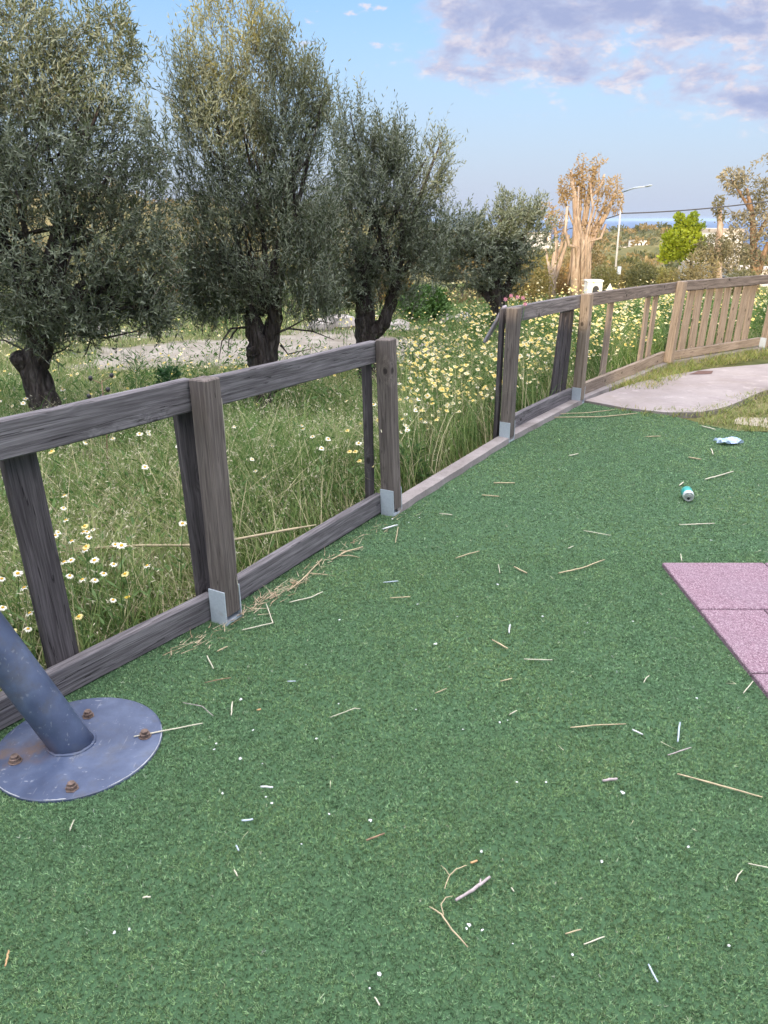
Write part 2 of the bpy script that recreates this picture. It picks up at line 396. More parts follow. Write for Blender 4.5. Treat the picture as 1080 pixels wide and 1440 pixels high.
def wnoise(scale, detail, rough, off=0.0, dist=0.0):
    mp = wn('ShaderNodeMapping'); mp.inputs['Location'].default_value = (off, off * .7, 0); nt.links.new(cv.outputs[0], mp.inputs[0])
    x = wn('ShaderNodeTexNoise'); nt.links.new(mp.outputs[0], x.inputs['Vector']); x.inputs['Scale'].default_value = scale
    x.inputs['Detail'].default_value = detail; x.inputs['Roughness'].default_value = rough; x.inputs['Distortion'].default_value = dist; return x.outputs['Fac']
def lin(r, g, b, k=1.0):
    f = lambda x: ((x / 255 + .055) / 1.055) ** 2.4 if x / 255 > .04045 else x / 255 / 12.92
    q = k / (2 ** EXPO) / SKY
    return (f(r) * q, f(g) * q, f(b) * q)
# cloud bank: lower edge falls to the right
band = wr(wm('SUBTRACT', el, wm('SUBTRACT', .148, wm('MULTIPLY', az, .14))), -.050, .045)
left = wr(az, -.02, .09)
n1 = wnoise(9.0, 9, .62, 3.4, .3); n2 = wnoise(27, 7, .62, 8.3, .15)
dens = wm('ADD', wm('MULTIPLY', n1, .71), wm('MULTIPLY', n2, .29))
dens = wm('ADD', dens, wm('ADD', wm('MULTIPLY', wm('MULTIPLY', band, left), .262), wm('MULTIPLY', wm('MULTIPLY', wr(el, .165, .215), wr(az, .04, .14)), .09)))
mask = wr(dens, .63, .80)
thick = wr(dens, .70, .88)
lit = wm('MULTIPLY', wr(n2, .47, .62), wm('SUBTRACT', 1.0, thick, True))
ccol = wmix(thick, lin(206, 214, 240), lin(172, 184, 222))
ccol = wmix(lit, ccol, lin(250, 238, 240))
# small puffs
pf = wm('MULTIPLY', wm('MULTIPLY', wr(wnoise(30, 5, .55, 21.7), .60, .70), wr(el, .15, .19)), wm('MULTIPLY', wr(az, -.12, -.08), wr(az, .03, .0)))
# high thin veil that pales the blue towards the horizon haze
skyc = wmix(wr(el, .20, -.01, 0, .62), sky.outputs[0], lin(196, 206, 234))
skyc = wmix(.80, skyc, wmix(wr(el, .0, .24, 0, 1, False), lin(200, 211, 236), lin(140, 188, 244)))
# added overhead brightness, out of view, lifting the fill on shaded ground
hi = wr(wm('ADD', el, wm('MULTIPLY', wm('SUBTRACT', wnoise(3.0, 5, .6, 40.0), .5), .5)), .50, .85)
fillc = lin(250, 246, 250, OVER)
skyc = wmix(wm('MULTIPLY', hi, .9), skyc, fillc)
out = wmix(wm('MULTIPLY', mask, wr(el, .55, .35)), skyc, ccol); out = wmix(pf, out, lin(232, 232, 246))
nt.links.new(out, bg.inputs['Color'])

sd = bpy.data.lights.new('sun', 'SUN'); sd.energy = 2.1; sd.angle = R(.5); sd.color = (1.0, .80, .56)
so = bpy.data.objects.new('sun', sd); COL.objects.link(so); so.location = (-5, -20, 15)
sdir = Vector((math.sin(R(SUN_AZ)) * math.cos(R(SUN_EL)), math.cos(R(SUN_AZ)) * math.cos(R(SUN_EL)), math.sin(R(SUN_EL))))
so.rotation_euler = (-sdir).to_track_quat('-Z', 'Y').to_euler()
scene.view_settings.view_transform = 'Standard'; scene.view_settings.look = 'None'
scene.view_settings.exposure = EXPO; scene.view_settings.gamma = 1.0
scene.cycles.use_denoising = True
scene.cycles.max_bounces = 8; scene.cycles.diffuse_bounces = 4; scene.cycles.transmission_bounces = 4

# ------------------------------------------------------------------ terrain, sea, ground sheets
def poly_in(x, y, P):
    r_ = np.zeros(len(x), bool); P = np.asarray(P); n = len(P)
    for k in range(n):
        a = P[k]; b = P[(k + 1) % n]
        c = ((a[1] > y) != (b[1] > y)) & (x < (b[0] - a[0]) * (y - a[1]) / (b[1] - a[1] + 1e-12) + a[0]); r_ ^= c
    return r_
def sm(a, b, x): t = np.clip((x - a) / (b - a), 0, 1); return t * t * (3 - 2 * t)
def hgt(x, y):
    x = np.asarray(x, float); y = np.asarray(y, float); d = np.hypot(x, y)
    r = np.maximum(0, d - 14) * sm(-5, 12, y)
    h = -.03 - .045 * r
    h = h + 17 * np.exp(-(((x - 140) / 42) ** 2 + ((y - 470) / 70) ** 2)) + 7 * np.exp(-(((x - 185) / 30) ** 2 + ((y - 470) / 60) ** 2))
    h = h + 17 * np.exp(-(((x + 90) / 75) ** 2 + ((y - 230) / 70) ** 2)) + 10 * np.exp(-(((x + 10) / 45) ** 2 + ((y - 260) / 50) ** 2)) + 8 * np.exp(-(((x - 60) / 25) ** 2 + ((y - 190) / 40) ** 2)) * .3
    h = h + sm(60, 200, d) * 1.1 * (np.sin(x * .31 + 2 * np.sin(y * .05)) + np.sin(x * .83 + y * .11) * .5)
    n = np.sin(x * .07 + 1.3) * np.cos(y * .053) + .5 * np.sin(x * .19 + y * .13) + .3 * np.sin(x * .41 - y * .37)
    h = h + n * np.clip((d - 18) / 200, 0, 1) * 1.6
    h = h + (np.sin(x * 1.7 + y * .6) * np.sin(y * 1.3 - x * .4)) * .02 * sm(9, 14, d)
    return h
PATH = [G(130, 515), G(250, 510), G(420, 506), G(520, 508), G(620, 512), G(672, 500), G(640, 484), G(560, 476), G(500, 468), G(430, 467), G(370, 471), G(250, 480), G(150, 488)]
PATCHES = [[p[:2] for p in PATH], [G(x_, y_)[:2] for x_, y_ in ((20, 476), (120, 472), (230, 468), (235, 461), (110, 462), (30, 464))], [G(x_, y_)[:2] for x_, y_ in ((415, 468), (520, 464), (610, 459), (560, 452), (450, 452))]]
rad = np.concatenate([np.linspace(0, 30, 151)[1:], np.geomspace(30.5, 1500, 100)]); ang = np.linspace(0, 2 * math.pi, 481)[:-1]
rr, aa = np.meshgrid(rad, ang, indexing='ij'); xs = (rr * np.sin(aa)).ravel(); ys = (rr * np.cos(aa)).ravel()
V = np.column_stack([xs, ys, hgt(xs, ys)]); na = len(ang)
i, j = np.meshgrid(np.arange(len(rad) - 1), np.arange(na), indexing='ij'); i = i.ravel(); j = j.ravel(); j2 = (j + 1) % na
F = [[a, b, c, d] for a, b, c, d in zip(i * na + j, i * na + j2, (i + 1) * na + j2, (i + 1) * na + j)]
V = np.vstack([V, [[0, 0, -.03]]]); F += [[len(V) - 1, (k + 1) % na, k] for k in range(na)]
F = [f[::-1] for f in F]
tm = np.zeros(len(V))
for P_ in PATCHES:
    P_ = np.array([tuple(q_) for q_ in P_]); ds = np.full(len(V), 1e9)
    for a_, b_ in zip(P_, np.roll(P_, -1, 0)):
        dv_ = b_ - a_; tt = np.clip(((V[:, 0] - a_[0]) * dv_[0] + (V[:, 1] - a_[1]) * dv_[1]) / (dv_ @ dv_), 0, 1); ds = np.minimum(ds, np.hypot(V[:, 0] - a_[0] - tt * dv_[0], V[:, 1] - a_[1] - tt * dv_[1]))
    tm = np.maximum(tm, np.clip(.5 + np.where(poly_in(V[:, 0], V[:, 1], P_), ds, -ds) / 1.6, 0, 1))
tag(make_mesh('terrain', V, F, M['soil'], col=np.repeat(tm[:, None], 3, 1)), kind='structure')
t = NT('sea_water'); f = t.noise(t.pos((.01, .003, .01)), 1, 4); t.bump(f, .2, 1.0)
M['sea'] = t.done((.075, .115, .20), .55, 0, .12)
sv = [(14000 * math.sin(2 * math.pi * k / 64), 14000 * math.cos(2 * math.pi * k / 64), -36) for k in range(64)]
tag(make_mesh('sea', sv, [list(range(64))[::-1]], M['sea']), kind='structure')

# fence line (survey points)
PT = dict(L0=(-1.56, 1.65), A=(-.672, 2.915), B=(.045, 4.185), C=(.945, 5.744), D=(1.795, 7.03), E=(3.32, 9.02), F=(4.98, 10.2), H=(6.9, 11.35), I=(8.8, 12.4))
LINE = np.array([(-3.0, -.6), (-2.35, .52)] + [PT[k] for k in 'L0 A B C D E F H I'.split()] + [(20, 18.5)])
def fence_dist(x, y):
    """signed distance to the fence line, positive on the meadow side"""
    best = np.full(len(x), 1e9); sg = np.zeros(len(x))
    for a, b in zip(LINE[:-1], LINE[1:]):
        d = b - a; L2 = d @ d; tt = np.clip(((x - a[0]) * d[0] + (y - a[1]) * d[1]) / L2, 0, 1)
        px = x - a[0] - tt * d[0]; py = y - a[1] - tt * d[1]; ds = np.hypot(px, py); cr = d[0] * (y - a[1]) - d[1] * (x - a[0])
        u = ds < best; best = np.where(u, ds, best); sg = np.where(u, np.sign(cr), sg)
    return best * sg
def sheet(name, P, z, mat, kind='structure'):
    V = [(p[0], p[1], z) for p in P]
    return tag(make_mesh(name, V, [list(range(len(V)))], mat, smooth=False), kind=kind)
def wavy(P, amp=.03, step=.12, closed=True):
    out = []; n = len(P)
    for k in range(n if closed else n - 1):
        a = Vector(P[k][:2]); b = Vector(P[(k + 1) % n][:2]); m_ = max(1, int((b - a).length / step))
        for q in range(m_):
            p = a.lerp(b, q / m_); out.append((p.x + random.uniform(-amp, amp), p.y + random.uniform(-amp, amp)))
    return out
TURF = [(-2.36, .5), (-1.62, 1.69), (-.73, 2.955), (-.01, 4.21), (.05, 4.19), PT['C'], PT['D'], (1.93, 7.08), (2.1, 6.9), (2.45, 6.62), (2.62, 6.35), (2.85, 6.08), (3.3, 5.9), (4.5, 5.6), (4.5, -1.5), (-2.3, -1.5)]
sheet('artificial_turf_ground', TURF, 0.0, M['turfbase'])
SLAB = [G(822, 566)[:2], G(880, 577)[:2], G(935, 583)[:2], G(985, 583)[:2], G(1020, 576)[:2], G(1050, 562)[:2], G(1085, 549)[:2], (4.3, 7.6), (5.6, 8.3), (5.4, 9.4), G(1080, 514)[:2], G(1000, 521)[:2], G(945, 530)[:2], G(895, 541)[:2], G(850, 556)[:2]]
SL = wavy(SLAB, .008, .15)
make_slab = MB(); n_ = len(SL)
make_slab.add([(x, y, .022) for x, y in SL] + [(x, y, -.05) for x, y in SL], [list(range(n_))] + [[k, n_ + k, n_ + (k + 1) % n_, (k + 1) % n_] for k in range(n_)])
so_ = make_slab.build('paved_path', M['slab'], smooth=False); tag(so_, kind='structure')
sheet('bare_soil', wavy([p[:2] for p in (G(1030, 597), G(1090, 604), G(1090, 588), G(1040, 587))], .02, .12), .006, M['dirt'])
LAWN = [G(985, 589)[:2], G(1030, 577)[:2], G(1100, 552)[:2], (4.6, 7.6), (4.8, 5.7), G(1100, 607)[:2], G(1040, 606)[:2], G(985, 596)[:2]]
sheet('soil_verge', wavy(LAWN, .03, .2), .003, M['soil'])
sheet('soil_patch', wavy([p[:2] for p in (G(968, 530), G(1000, 529), G(1005, 525), G(980, 525))], .02, .1), .027, simple('damp_red_soil', (.11, .06, .05), .95))
# kerb under the fence
def kerb_run(keys, off, width, z0, z1):
    P = []
    for k in keys: P.append(Vector(PT[k]))
    L = []; Rr = []
    for q, p in enumerate(P):
        d = (P[min(q + 1, len(P) - 1)] - P[max(q - 1, 0)]).normalized(); nn = Vector((d.y, -d.x))
        L.append(p + nn * off); Rr.append(p + nn * (off - width))
    mb = MB()
    for q in range(len(P) - 1):
        n = 14
        for s_ in range(n):
            a0 = L[q].lerp(L[q + 1], s_ / n); a1 = L[q].lerp(L[q + 1], (s_ + 1) / n); b0 = Rr[q].lerp(Rr[q + 1], s_ / n); b1 = Rr[q].lerp(Rr[q + 1], (s_ + 1) / n)
            key0 = (q * n + s_) ; 
            j0 = math.sin(key0 * 2.1) * .006; j1 = math.sin((key0 + 1) * 2.1) * .006
            nn = (a0 - b0).normalized()
            A0 = a0 + nn * j0; A1 = a1 + nn * j1
            mb.add([(A0.x, A0.y, z0), (A1.x, A1.y, z0), (A1.x - nn.x * .008, A1.y - nn.y * .008, z1 + j1 * .5), (A0.x - nn.x * .008, A0.y - nn.y * .008, z1 + j0 * .5), (b0.x, b0.y, z1), (b1.x, b1.y, z1)], [[0, 1, 2, 3], [3, 2, 5, 4]])
    return tag(mb.build('kerb', M['kerb'], smooth=False), kind='structure')
kerb_run(['B', 'C', 'D'], .045, .10, -.04, .04)
kerb_run(['D', 'E', 'F', 'H'], .02, .14, -.04, .035)

# ------------------------------------------------------------------ artificial turf fibres (stuff)
TILE_X, TILE_Y = 1.368, 3.452
def turf_fibres():
    parts = []
    for (y0, y1, dens, wd, seg, nb) in ((.75, 2.1, 25000, .0021, 1, 5), (2.1, 3.6, 16000, .0026, 1, 5), (3.6, 7.2, 7500, .0038, 1, 4)):
        xr = (-2.2, 3.6)
        nt_ = int((y1 - y0) * (xr[1] - xr[0]) * dens); tx = RNG.uniform(*xr, nt_); ty = RNG.uniform(y0, y1, nt_)
        k = in_view(np.column_stack([tx, ty, np.zeros(nt_)]), -110, 1190, -99, 1530); tx = tx[k]; ty = ty[k]; nt_ = len(tx)
        tl = np.exp(RNG.normal(0, .34, nt_)); tdir = RNG.uniform(0, 2 * math.pi, nt_)
        x = np.repeat(tx, nb) + RNG.normal(0, wd * .55, nt_ * nb); y = np.repeat(ty, nb) + RNG.normal(0, wd * .55, nt_ * nb); tl = np.repeat(tl, nb); tdir = np.repeat(tdir, nb); n = len(x)
        edge = fence_dist(x, y); k = poly_in(x, y, TURF) & (edge < np.where(y < 4.16, .05, -.052))
        k &= ~((x > TILE_X - .003) & (y < TILE_Y + .003)) & (np.hypot(x + .99, y - 2.065) > .262)
        x = x[k]; y = y[k]; tl = tl[k]; tdir = tdir[k]; n = len(x)
        th = tdir + RNG.normal(0, .9, n); lean = RNG.uniform(.1, .8, n)
        d = unit(np.column_stack([np.cos(th) * lean, np.sin(th) * lean - .15, np.ones(n)]))
        be = np.column_stack([RNG.normal(0, .25, n), RNG.normal(0, .25, n), RNG.uniform(-.3, 0, n)])
        ph = RNG.uniform(0, 2 * math.pi, n); side = np.column_stack([np.cos(ph), np.sin(ph), np.zeros(n)])
        L = RNG.uniform(.006, .0115, n); W = wd * RNG.uniform(.7, 1.3, n)
        mixv = RNG.random(n)[:, None]
        c = (np.array([.138, .243, .100]) * (1 - mixv) + np.array([.32, .475, .25]) * mixv) * tl[:, None]; c = np.clip(c, 0, .75)
        dry = RNG.random(n) < .012; c[dry] = [.36, .38, .24]
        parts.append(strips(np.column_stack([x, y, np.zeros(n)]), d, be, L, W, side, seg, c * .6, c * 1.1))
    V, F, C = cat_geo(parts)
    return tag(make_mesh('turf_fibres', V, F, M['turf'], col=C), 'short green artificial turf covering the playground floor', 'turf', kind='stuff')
turf_fibres()

# ------------------------------------------------------------------ wooden fence
def frame_matrix(p0, xdir, zhint):
    X = xdir.normalized(); Z = (zhint - X * zhint.dot(X)).normalized(); Y_ = Z.cross(X)
    return Matrix(((X.x, Y_.x, Z.x, p0.x), (X.y, Y_.y, Z.y, p0.y), (X.z, Y_.z, Z.z, p0.z), (0, 0, 0, 1)))
def board(name, parent, p0, p1, wz, ty, mat, zhint=Vector((0, 0, 1)), ch=.004, warp=.002, rings=7, topcut=0.0):
    """a timber from p0 to p1; local X runs along it, wz across (toward zhint), ty thick"""
    p0 = Vector(p0); p1 = Vector(p1); L = (p1 - p0).length
    V = []; F = []
    hy, hz = ty / 2, wz / 2
    sec = [(-hy + ch, -hz), (hy - ch, -hz), (hy, -hz + ch), (hy, hz - ch), (hy - ch, hz), (-hy + ch, hz), (-hy, hz - ch), (-hy, -hz + ch)]
    xs_ = [0, ch] + [L * k / (rings - 1) for k in range(1, rings - 1)] + [L - ch, L]
    ph = random.uniform(0, 6); wy = random.uniform(-1, 1) * warp; wz_ = random.uniform(-1, 1) * warp
    for q, x in enumerate(xs_):
        e = .0 if 0 < q < len(xs_) - 1 else ch; b = math.sin(math.pi * x / L)
        for k, (y, z) in enumerate(sec):
            yy = y * (1 - e / hy) if e else y; zz = z * (1 - e / hz) if e else z
            V.append((x, yy + wy * b * 2 + random.uniform(-1, 1) * warp * .25, zz + wz_ * b * 2 + random.uniform(-1, 1) * warp * .25))
    n = len(xs_)
    for q in range(n - 1):
        for k in range(8):
            k2 = (k + 1) % 8; F.append([q * 8 + k, q * 8 + k2, (q + 1) * 8 + k2, (q + 1) * 8 + k])
    F.append(list(range(8))[::-1]); F.append([(n - 1) * 8 + k for k in range(8)])
    F = [f[::-1] for f in F]
    o = make_mesh(name, V, F, mat, smooth=False)
    Mx = frame_matrix(p0, p1 - p0, zhint)
    if parent is not None:
        o.parent = parent; Mx = Matrix.Translation(-Vector(parent.location)) @ Mx
    o.matrix_basis = Mx; return o
TOPZ = dict(L0=1.05, A=1.035, B=1.0, C=1.0, D=.985, E=.945, F=.955, H=.97, I=.98)
LEAN = dict(A=(-.012, .0), B=(-.035, .0), C=(.0, 0), D=(.0, 0), E=(.04, 0), F=(.03, 0), L0=(0, 0), H=(.03, 0), I=(0, 0))
order = ['L0', 'A', 'B', 'C', 'D', 'E', 'F', 'H', 'I']
def axis(k):
    q = order.index(k); a = Vector(PT[order[max(q - 1, 0)]]); b = Vector(PT[order[min(q + 1, len(order) - 1)]])
    if k == 'A': a = Vector(PT['A']); 
    return (b - a).normalized()
PW = .086
def post(root, k, mat, shoe=True, label=None):
    u = axis(k); nrm = Vector((u.y, -u.x, 0)); b = Vector((*PT[k], .035)); t_ = Vector((PT[k][0] + LEAN[k][0], PT[k][1] + LEAN[k][1], TOPZ[k]))
    o = board('post', root, b, t_, PW, PW, mat, nrm, .005, .0015, 9)
    if label: o['label'] = label
    if shoe:
        mb = MB(); U = Vector((u.x, u.y, 0)); c0 = Vector((*PT[k], 0)); lean = (t_ - b).normalized()
        for s_ in (-1, 1):               # two upright flanges against the end faces, each cut by a slot
            cc = c0 + U * (s_ * (PW / 2 + .0045))
            wv = nrm; hh = .155
            V = []
            for z in (-.03, hh):
                o2 = Vector((lean.x * z, lean.y * z, 0))
                for a_ in (-1, 1):
                    for d_ in (-1, 1): V.append(cc + o2 + wv * (a_ * PW * .49) + U * (d_ * .003) + Vector((0, 0, z)))
            mb.add(V, [[0, 1, 3, 2], [4, 6, 7, 5], [0, 4, 5, 1], [2, 3, 7, 6], [0, 2, 6, 4], [1, 5, 7, 3]])
        # foot plate joining them
        cc = c0; V = []
        for z in (.002, .014):
            for a_ in (-1, 1):
                for d_ in (-1, 1): V.append(cc + nrm * (a_ * PW * .48) + U * (d_ * (PW / 2)) + Vector((0, 0, z)))
        mb.add(V, [[0, 1, 3, 2], [4, 6, 7, 5], [0, 4, 5, 1], [2, 3, 7, 6], [0, 2, 6, 4], [1, 5, 7, 3]])
        s = mb.build('metal_shoe', M['galv'], smooth=False)
        s.parent = o; s.matrix_parent_inverse = Matrix.Identity(4)
        bpy.context.view_layer.update(); s.matrix_basis = o.matrix_world.inverted()
    return o
def rail(root, ka, kb, mat, zc_a, zc_b, wz=.12, ty=.045, off=-.068, ea=.0, eb=.0, name='top_rail'):
    a = Vector(PT[ka]); b = Vector(PT[kb]); d = (b - a).normalized(); nn = Vector((d.y, -d.x))
    la, lb = LEAN[ka], LEAN[kb]
    pa = a + nn * off + Vector(la) * zc_a + d * (.02 - ea); pb = b + nn * off + Vector(lb) * zc_b - d * (.02 - eb)
    return board(name, root, (pa.x, pa.y, zc_a), (pb.x, pb.y, zc_b), wz, ty, mat, Vector((0, 0, 1)), .005, .004, 9)
def picket(root, ka, kb, f, z0, z1, mat, wd=.07, th=.022, off=-.11, lean=0., bot_shift=0.):
    a = Vector(PT[ka]); b = Vector(PT[kb]); d = (b - a).normalized(); nn = Vector((d.y, -d.x)); p = a.lerp(b, f) + nn * off
    p0 = p + d * bot_shift; p1 = p + d * lean
    return board('picket', root, (p0.x, p0.y, z0), (p1.x, p1.y, z1), wd, th, mat, Vector((d.x, d.y, 0)), .003, .002, 5)

f1 = empty('wooden_fence', (*PT['A'], 0), 'grey weathered post and rail fence nearest the camera, most of its pickets missing', 'fence')
post(f1, 'L0', M['post']); post(f1, 'A', M['post'], label='split brown grey post with a long pale crack'); post(f1, 'B', M['post'])
rail(f1, 'L0', 'A', M['rail'], .975, .968, .125); rail(f1, 'A', 'B', M['rail'], .958, .930, .118)
rail(f1, 'L0', 'A', M['rail'], .055, .058, .115, name='bottom_rail'); rail(f1, 'A', 'B', M['rail'], .058, .062, .115, name='bottom_rail')
picket(f1, 'L0', 'A', .545, .05, .93, M['picket'], .115, .035, -.125, -.02, .02)
picket(f1, 'L0', 'A', .36, .05, .93, M['picket'], .115, .035, -.125, 0, 0)
picket(f1, 'L0', 'A', 1.0, .05, .93, M['picket'], .08, .032, -.125, -.03, 0)
picket(f1, 'A', 'B', .975, .05, .90, M['picket'], .06, .032, -.125, -.03, 0)
# long pale split running down the corner of post A
pa_ = [o_ for o_ in f1.children if o_.name.startswith('post') and 'label' in o_][0]; mb = MB()
L_ = 1.0; mb.tube([(L_ * (.08 + .84 * q / 24), -PW / 2 + .004 + .003 * math.sin(q * .8) + random.uniform(-.002, .002) + (.012 if 8 < q < 14 else 0), PW / 2 + .0002) for q in range(25)], [.0006] + [random.uniform(.0008, .0022) for q in range(23)] + [.0005], 5, flat=.5)
ck_ = mb.build('crack', M['palestraw'], pa_)
f2 = empty('wooden_fence', (*PT['D'], 0), 'picket fence curving away behind the paved path, brown and sunlit at its far end', 'fence')
for k in 'CDEFHI': post(f2, k, M['post'] if k in 'C' else M['tanwood'], shoe=k in 'CDF')
rail(f2, 'C', 'D', M['rail'], .935, .915, .115); rail(f2, 'D', 'E', M['post'], .915, .875, .115); rail(f2, 'E', 'F', M['post'], .885, .885, .11); rail(f2, 'F', 'H', M['post'], .885, .90, .11); rail(f2, 'H', 'I', M['post'], .90, .91, .11)
rail(f2, 'C', 'D', M['rail'], .085, .085, .11, name='bottom_rail'); rail(f2, 'D', 'E', M['tanwood'], .085, .10, .12, name='bottom_rail'); rail(f2, 'E', 'F', M['tanwood'], .09, .10, .10, name='bottom_rail'); rail(f2, 'F', 'H', M['tanwood'], .09, .10, .10, name='bottom_rail')
for f_, ln_, bs in ((.78, .09, -.02), (.86, .08, -.02), (.955, .03, -.02)): picket(f2, 'C', 'D', f_, .06, .90, M['picket'], .078, .024, -.118, ln_, bs)
picket(f2, 'C', 'D', -.01, -.02, .99, M['picket'], .05, .03, -.085, 0, 0)
for f_, ln_ in ((.33, .02), (.745, .02), (.84, .04)): picket(f2, 'D', 'E', f_, .05, .875, M['tanwood'], .115, .024, -.112, ln_, -.02)
for k_ in range(9): picket(f2, 'E', 'F', .10 + k_ * .095, .05, .87 + random.uniform(-.01, .01), M['tanwood'], .125, .024, -.112, random.uniform(.0, .05), random.uniform(-.03, .0))
for k_ in range(11): picket(f2, 'F', 'H', .07 + k_ * .083, .05, .87 + random.uniform(-.01, .01), M['tanwood'], .12, .024, -.112, random.uniform(.0, .05), 0)
for k_ in range(10): picket(f2, 'H', 'I', .07 + k_ * .09, .05, .88, M['tanwood'], .08, .022, -.11, random.uniform(.0, .04), 0)
# broken board behind post C
b0 = Vector((PT['C'][0] - .05, PT['C'][1] + .11, 1.0)); o = board('broken_board', None, b0, (b0.x - .12, b0.y + .12, .72), .05, .02, M['rag'], Vector((.6, .6, .3)))
tag(o, 'short broken lilac grey board hanging behind the post at the gap in the fence', 'board')

# ------------------------------------------------------------------ play equipment leg
PC = Vector((-.99, 2.065, 0)); leg = empty('playground_frame_leg', PC, 'slanted blue grey steel tube on a round bolted foot plate beside the turf edge', 'play equipment')
mb = MB(); mb.lathe([(.262, -.02), (.262, .007), (.258, .0095), (0.001, .0095)], PC, 64); o = mb.build('base_plate', M['bluepaint'], loc=PC, smooth=False); local(leg, o)
foot = PC + Vector((-.022, .005, .0)); tilt = Vector((-.50, .02, 1)).normalized()
mb = MB(); mb.tube([foot + tilt * k for k in (-.03, .05, .4, 1.0, 2.2)], .064, 40); o = mb.build('tube', M['bluepaint'], loc=PC); local(leg, o)
mb = MB()
ring = []
for k in range(41):
    th = 2 * math.pi * k / 40; zz = .010
    c = foot + tilt * (zz / tilt.z); ring.append(c + Vector((math.cos(th) * .0735, math.sin(th) * .0665, random.uniform(-.001, .0015))))
mb.tube(ring, .0055, 6, wob=.25, cap=False); o = mb.build('weld', M['bluepaint'], loc=PC); local(leg, o)
for k, (px, py) in enumerate(((20, 1063), (100, 1101), (203, 1028), (123, 1000))):
    p = G(px, py, .03); p.z = .0095; mb = MB()
    th0 = random.uniform(0, 1)
    mb.lathe([(.021, 0), (.021, .0025), (.0165, .0025), (.0165, .013), (.012, .014), (.0115, .022), (.001, .0225)], p, 6 if k % 2 else 12)
    o = mb.build('bolt', M['rust'], loc=p, smooth=False); local(leg, o)
mb = MB()
for (a0, a1) in ((-2.7, -1.9), (-.9, .4), (-1.6, -1.35), (-3.0, -2.8)):
    mb = MB()
    P = [PC + Vector((.2595 * math.cos(a0 + (a1 - a0) * q / 10), .2595 * math.sin(a0 + (a1 - a0) * q / 10), .0095)) for q in range(11)]
    mb.tube(P, [.0008] + [random.uniform(.0008, .002) for _ in range(9)] + [.0008], 5); o = mb.build('worn_rim', M['scuff'], loc=PC); local(leg, o)

# ------------------------------------------------------------------ rubber tiles
def tile(x0, y0, x1, y1, label):
    mb = MB(); g = .002; x0 += g; x1 -= g; y0 += g; y1 -= g; z = .021; c = .004
    mb.add([(x0, y0, -.02), (x1, y0, -.02), (x1, y1, -.02), (x0, y1, -.02), (x0, y0, z - c), (x1, y0, z - c), (x1, y1, z - c), (x0, y1, z - c), (x0 + c, y0 + c, z), (x1 - c, y0 + c, z), (x1 - c, y1 - c, z), (x0 + c, y1 - c, z)],
           [[0, 1, 5, 4], [1, 2, 6, 5], [2, 3, 7, 6], [3, 0, 4, 7], [4, 5, 9, 8], [5, 6, 10, 9], [6, 7, 11, 10], [7, 4, 8, 11], [8, 9, 10, 11]])
    o = mb.build('rubber_tile', M['rubber'], smooth=False, loc=Vector((x0, y0, 0))); tag(o, label, 'rubber tile', 'pink rubber safety tiles')
tile(TILE_X, 2.97, 1.868, TILE_Y, 'pink granular rubber tile at the pointed far corner of the mat')
tile(TILE_X, 2.468, 1.645, 2.965, 'narrow pink rubber tile second along the left edge of the mat')
tile(1.649, 2.468, 2.147, 2.965, 'pink rubber tile touching the right frame edge below the far row')
tile(TILE_X, 1.966, 1.866, 2.463, 'pink rubber tile third along the left edge, only its corner showing')
tile(1.872, 2.97, 2.37, TILE_Y, 'far row pink rubber tile just beyond the right frame edge')

# ------------------------------------------------------------------ drinks can and tissue
ca, cb_ = G(963.5, 687, .033), G(970, 703, .033); ca.z = cb_.z = .036; cd = (cb_ - ca).normalized(); mid_ = (ca + cb_) / 2
can = empty('drinks_can', (mid_.x, mid_.y, 0), 'teal and white drinks can lying on its side on the turf', 'can')
Mx = frame_matrix(Vector((0, 0, 0)), Vector((0, 0, 1)), cd).to_3x3()
Mz = Matrix((cd.cross(Vector((0, 0, 1))), Vector((0, 0, 1)), cd)).transposed()
t = NT('teal_can_print'); v = t.coord('Object'); d = t.n('ShaderNodeVectorMath', operation='DOT_PRODUCT'); t.l(v, d.inputs[0]); d.inputs[1].default_value = tuple(cd)
nz = t.noise(v, 38, 2); M['canprint'] = t.done(t.mix(t.rng(t.math('ADD', d.outputs['Value'], t.math('MULTIPLY', t.math('SUBTRACT', nz, .5), .03)), .028, .032), t.mix(t.rng(nz, .5, .6, 0, .6), (.06, .42, .38), (.10, .52, .46)), (.70, .74, .74)), .3, .3)
M['alu'] = simple('bare_aluminium', (.72, .73, .74), .35, .7, .05, 30)
cc = Vector((mid_.x, mid_.y, .036))
mb = MB(); mb.lathe([(.024, -.0575), (.028, -.056), (.033, -.046), (.033, .042), (.0275, .055), (.0268, .0575)], cc, 32, 0, Mz); o = mb.build('can_body', M['canprint'], loc=cc); local(can, o)
mb = MB(); mb.lathe([(.0285, .0565), (.0285, .0595), (.026, .0595), (.0255, .0575), (.001, .0575)], cc, 32, 0, Mz); o = mb.build('lid', M['alu'], loc=cc, smooth=False); local(can, o)
mb = MB(); up_ = Vector((0, 0, 1)); sx = cd.cross(up_)
mb.lathe([(.0085, .0578), (.0085, .0584), (.001, .0584)], cc + up_ * -.011, 16, 0, Mz); o = mb.build('drink_opening', M['dark'], loc=cc, smooth=False); local(can, o)
mb = MB(); mb.lathe([(.008, .0580), (.008, .0600), (.005, .0600), (.005, .0592), (.001, .0592)], cc + up_ * .007, 14, 0, Mz); o = mb.build('pull_tab', M['alu'], loc=cc, smooth=False); local(can, o)

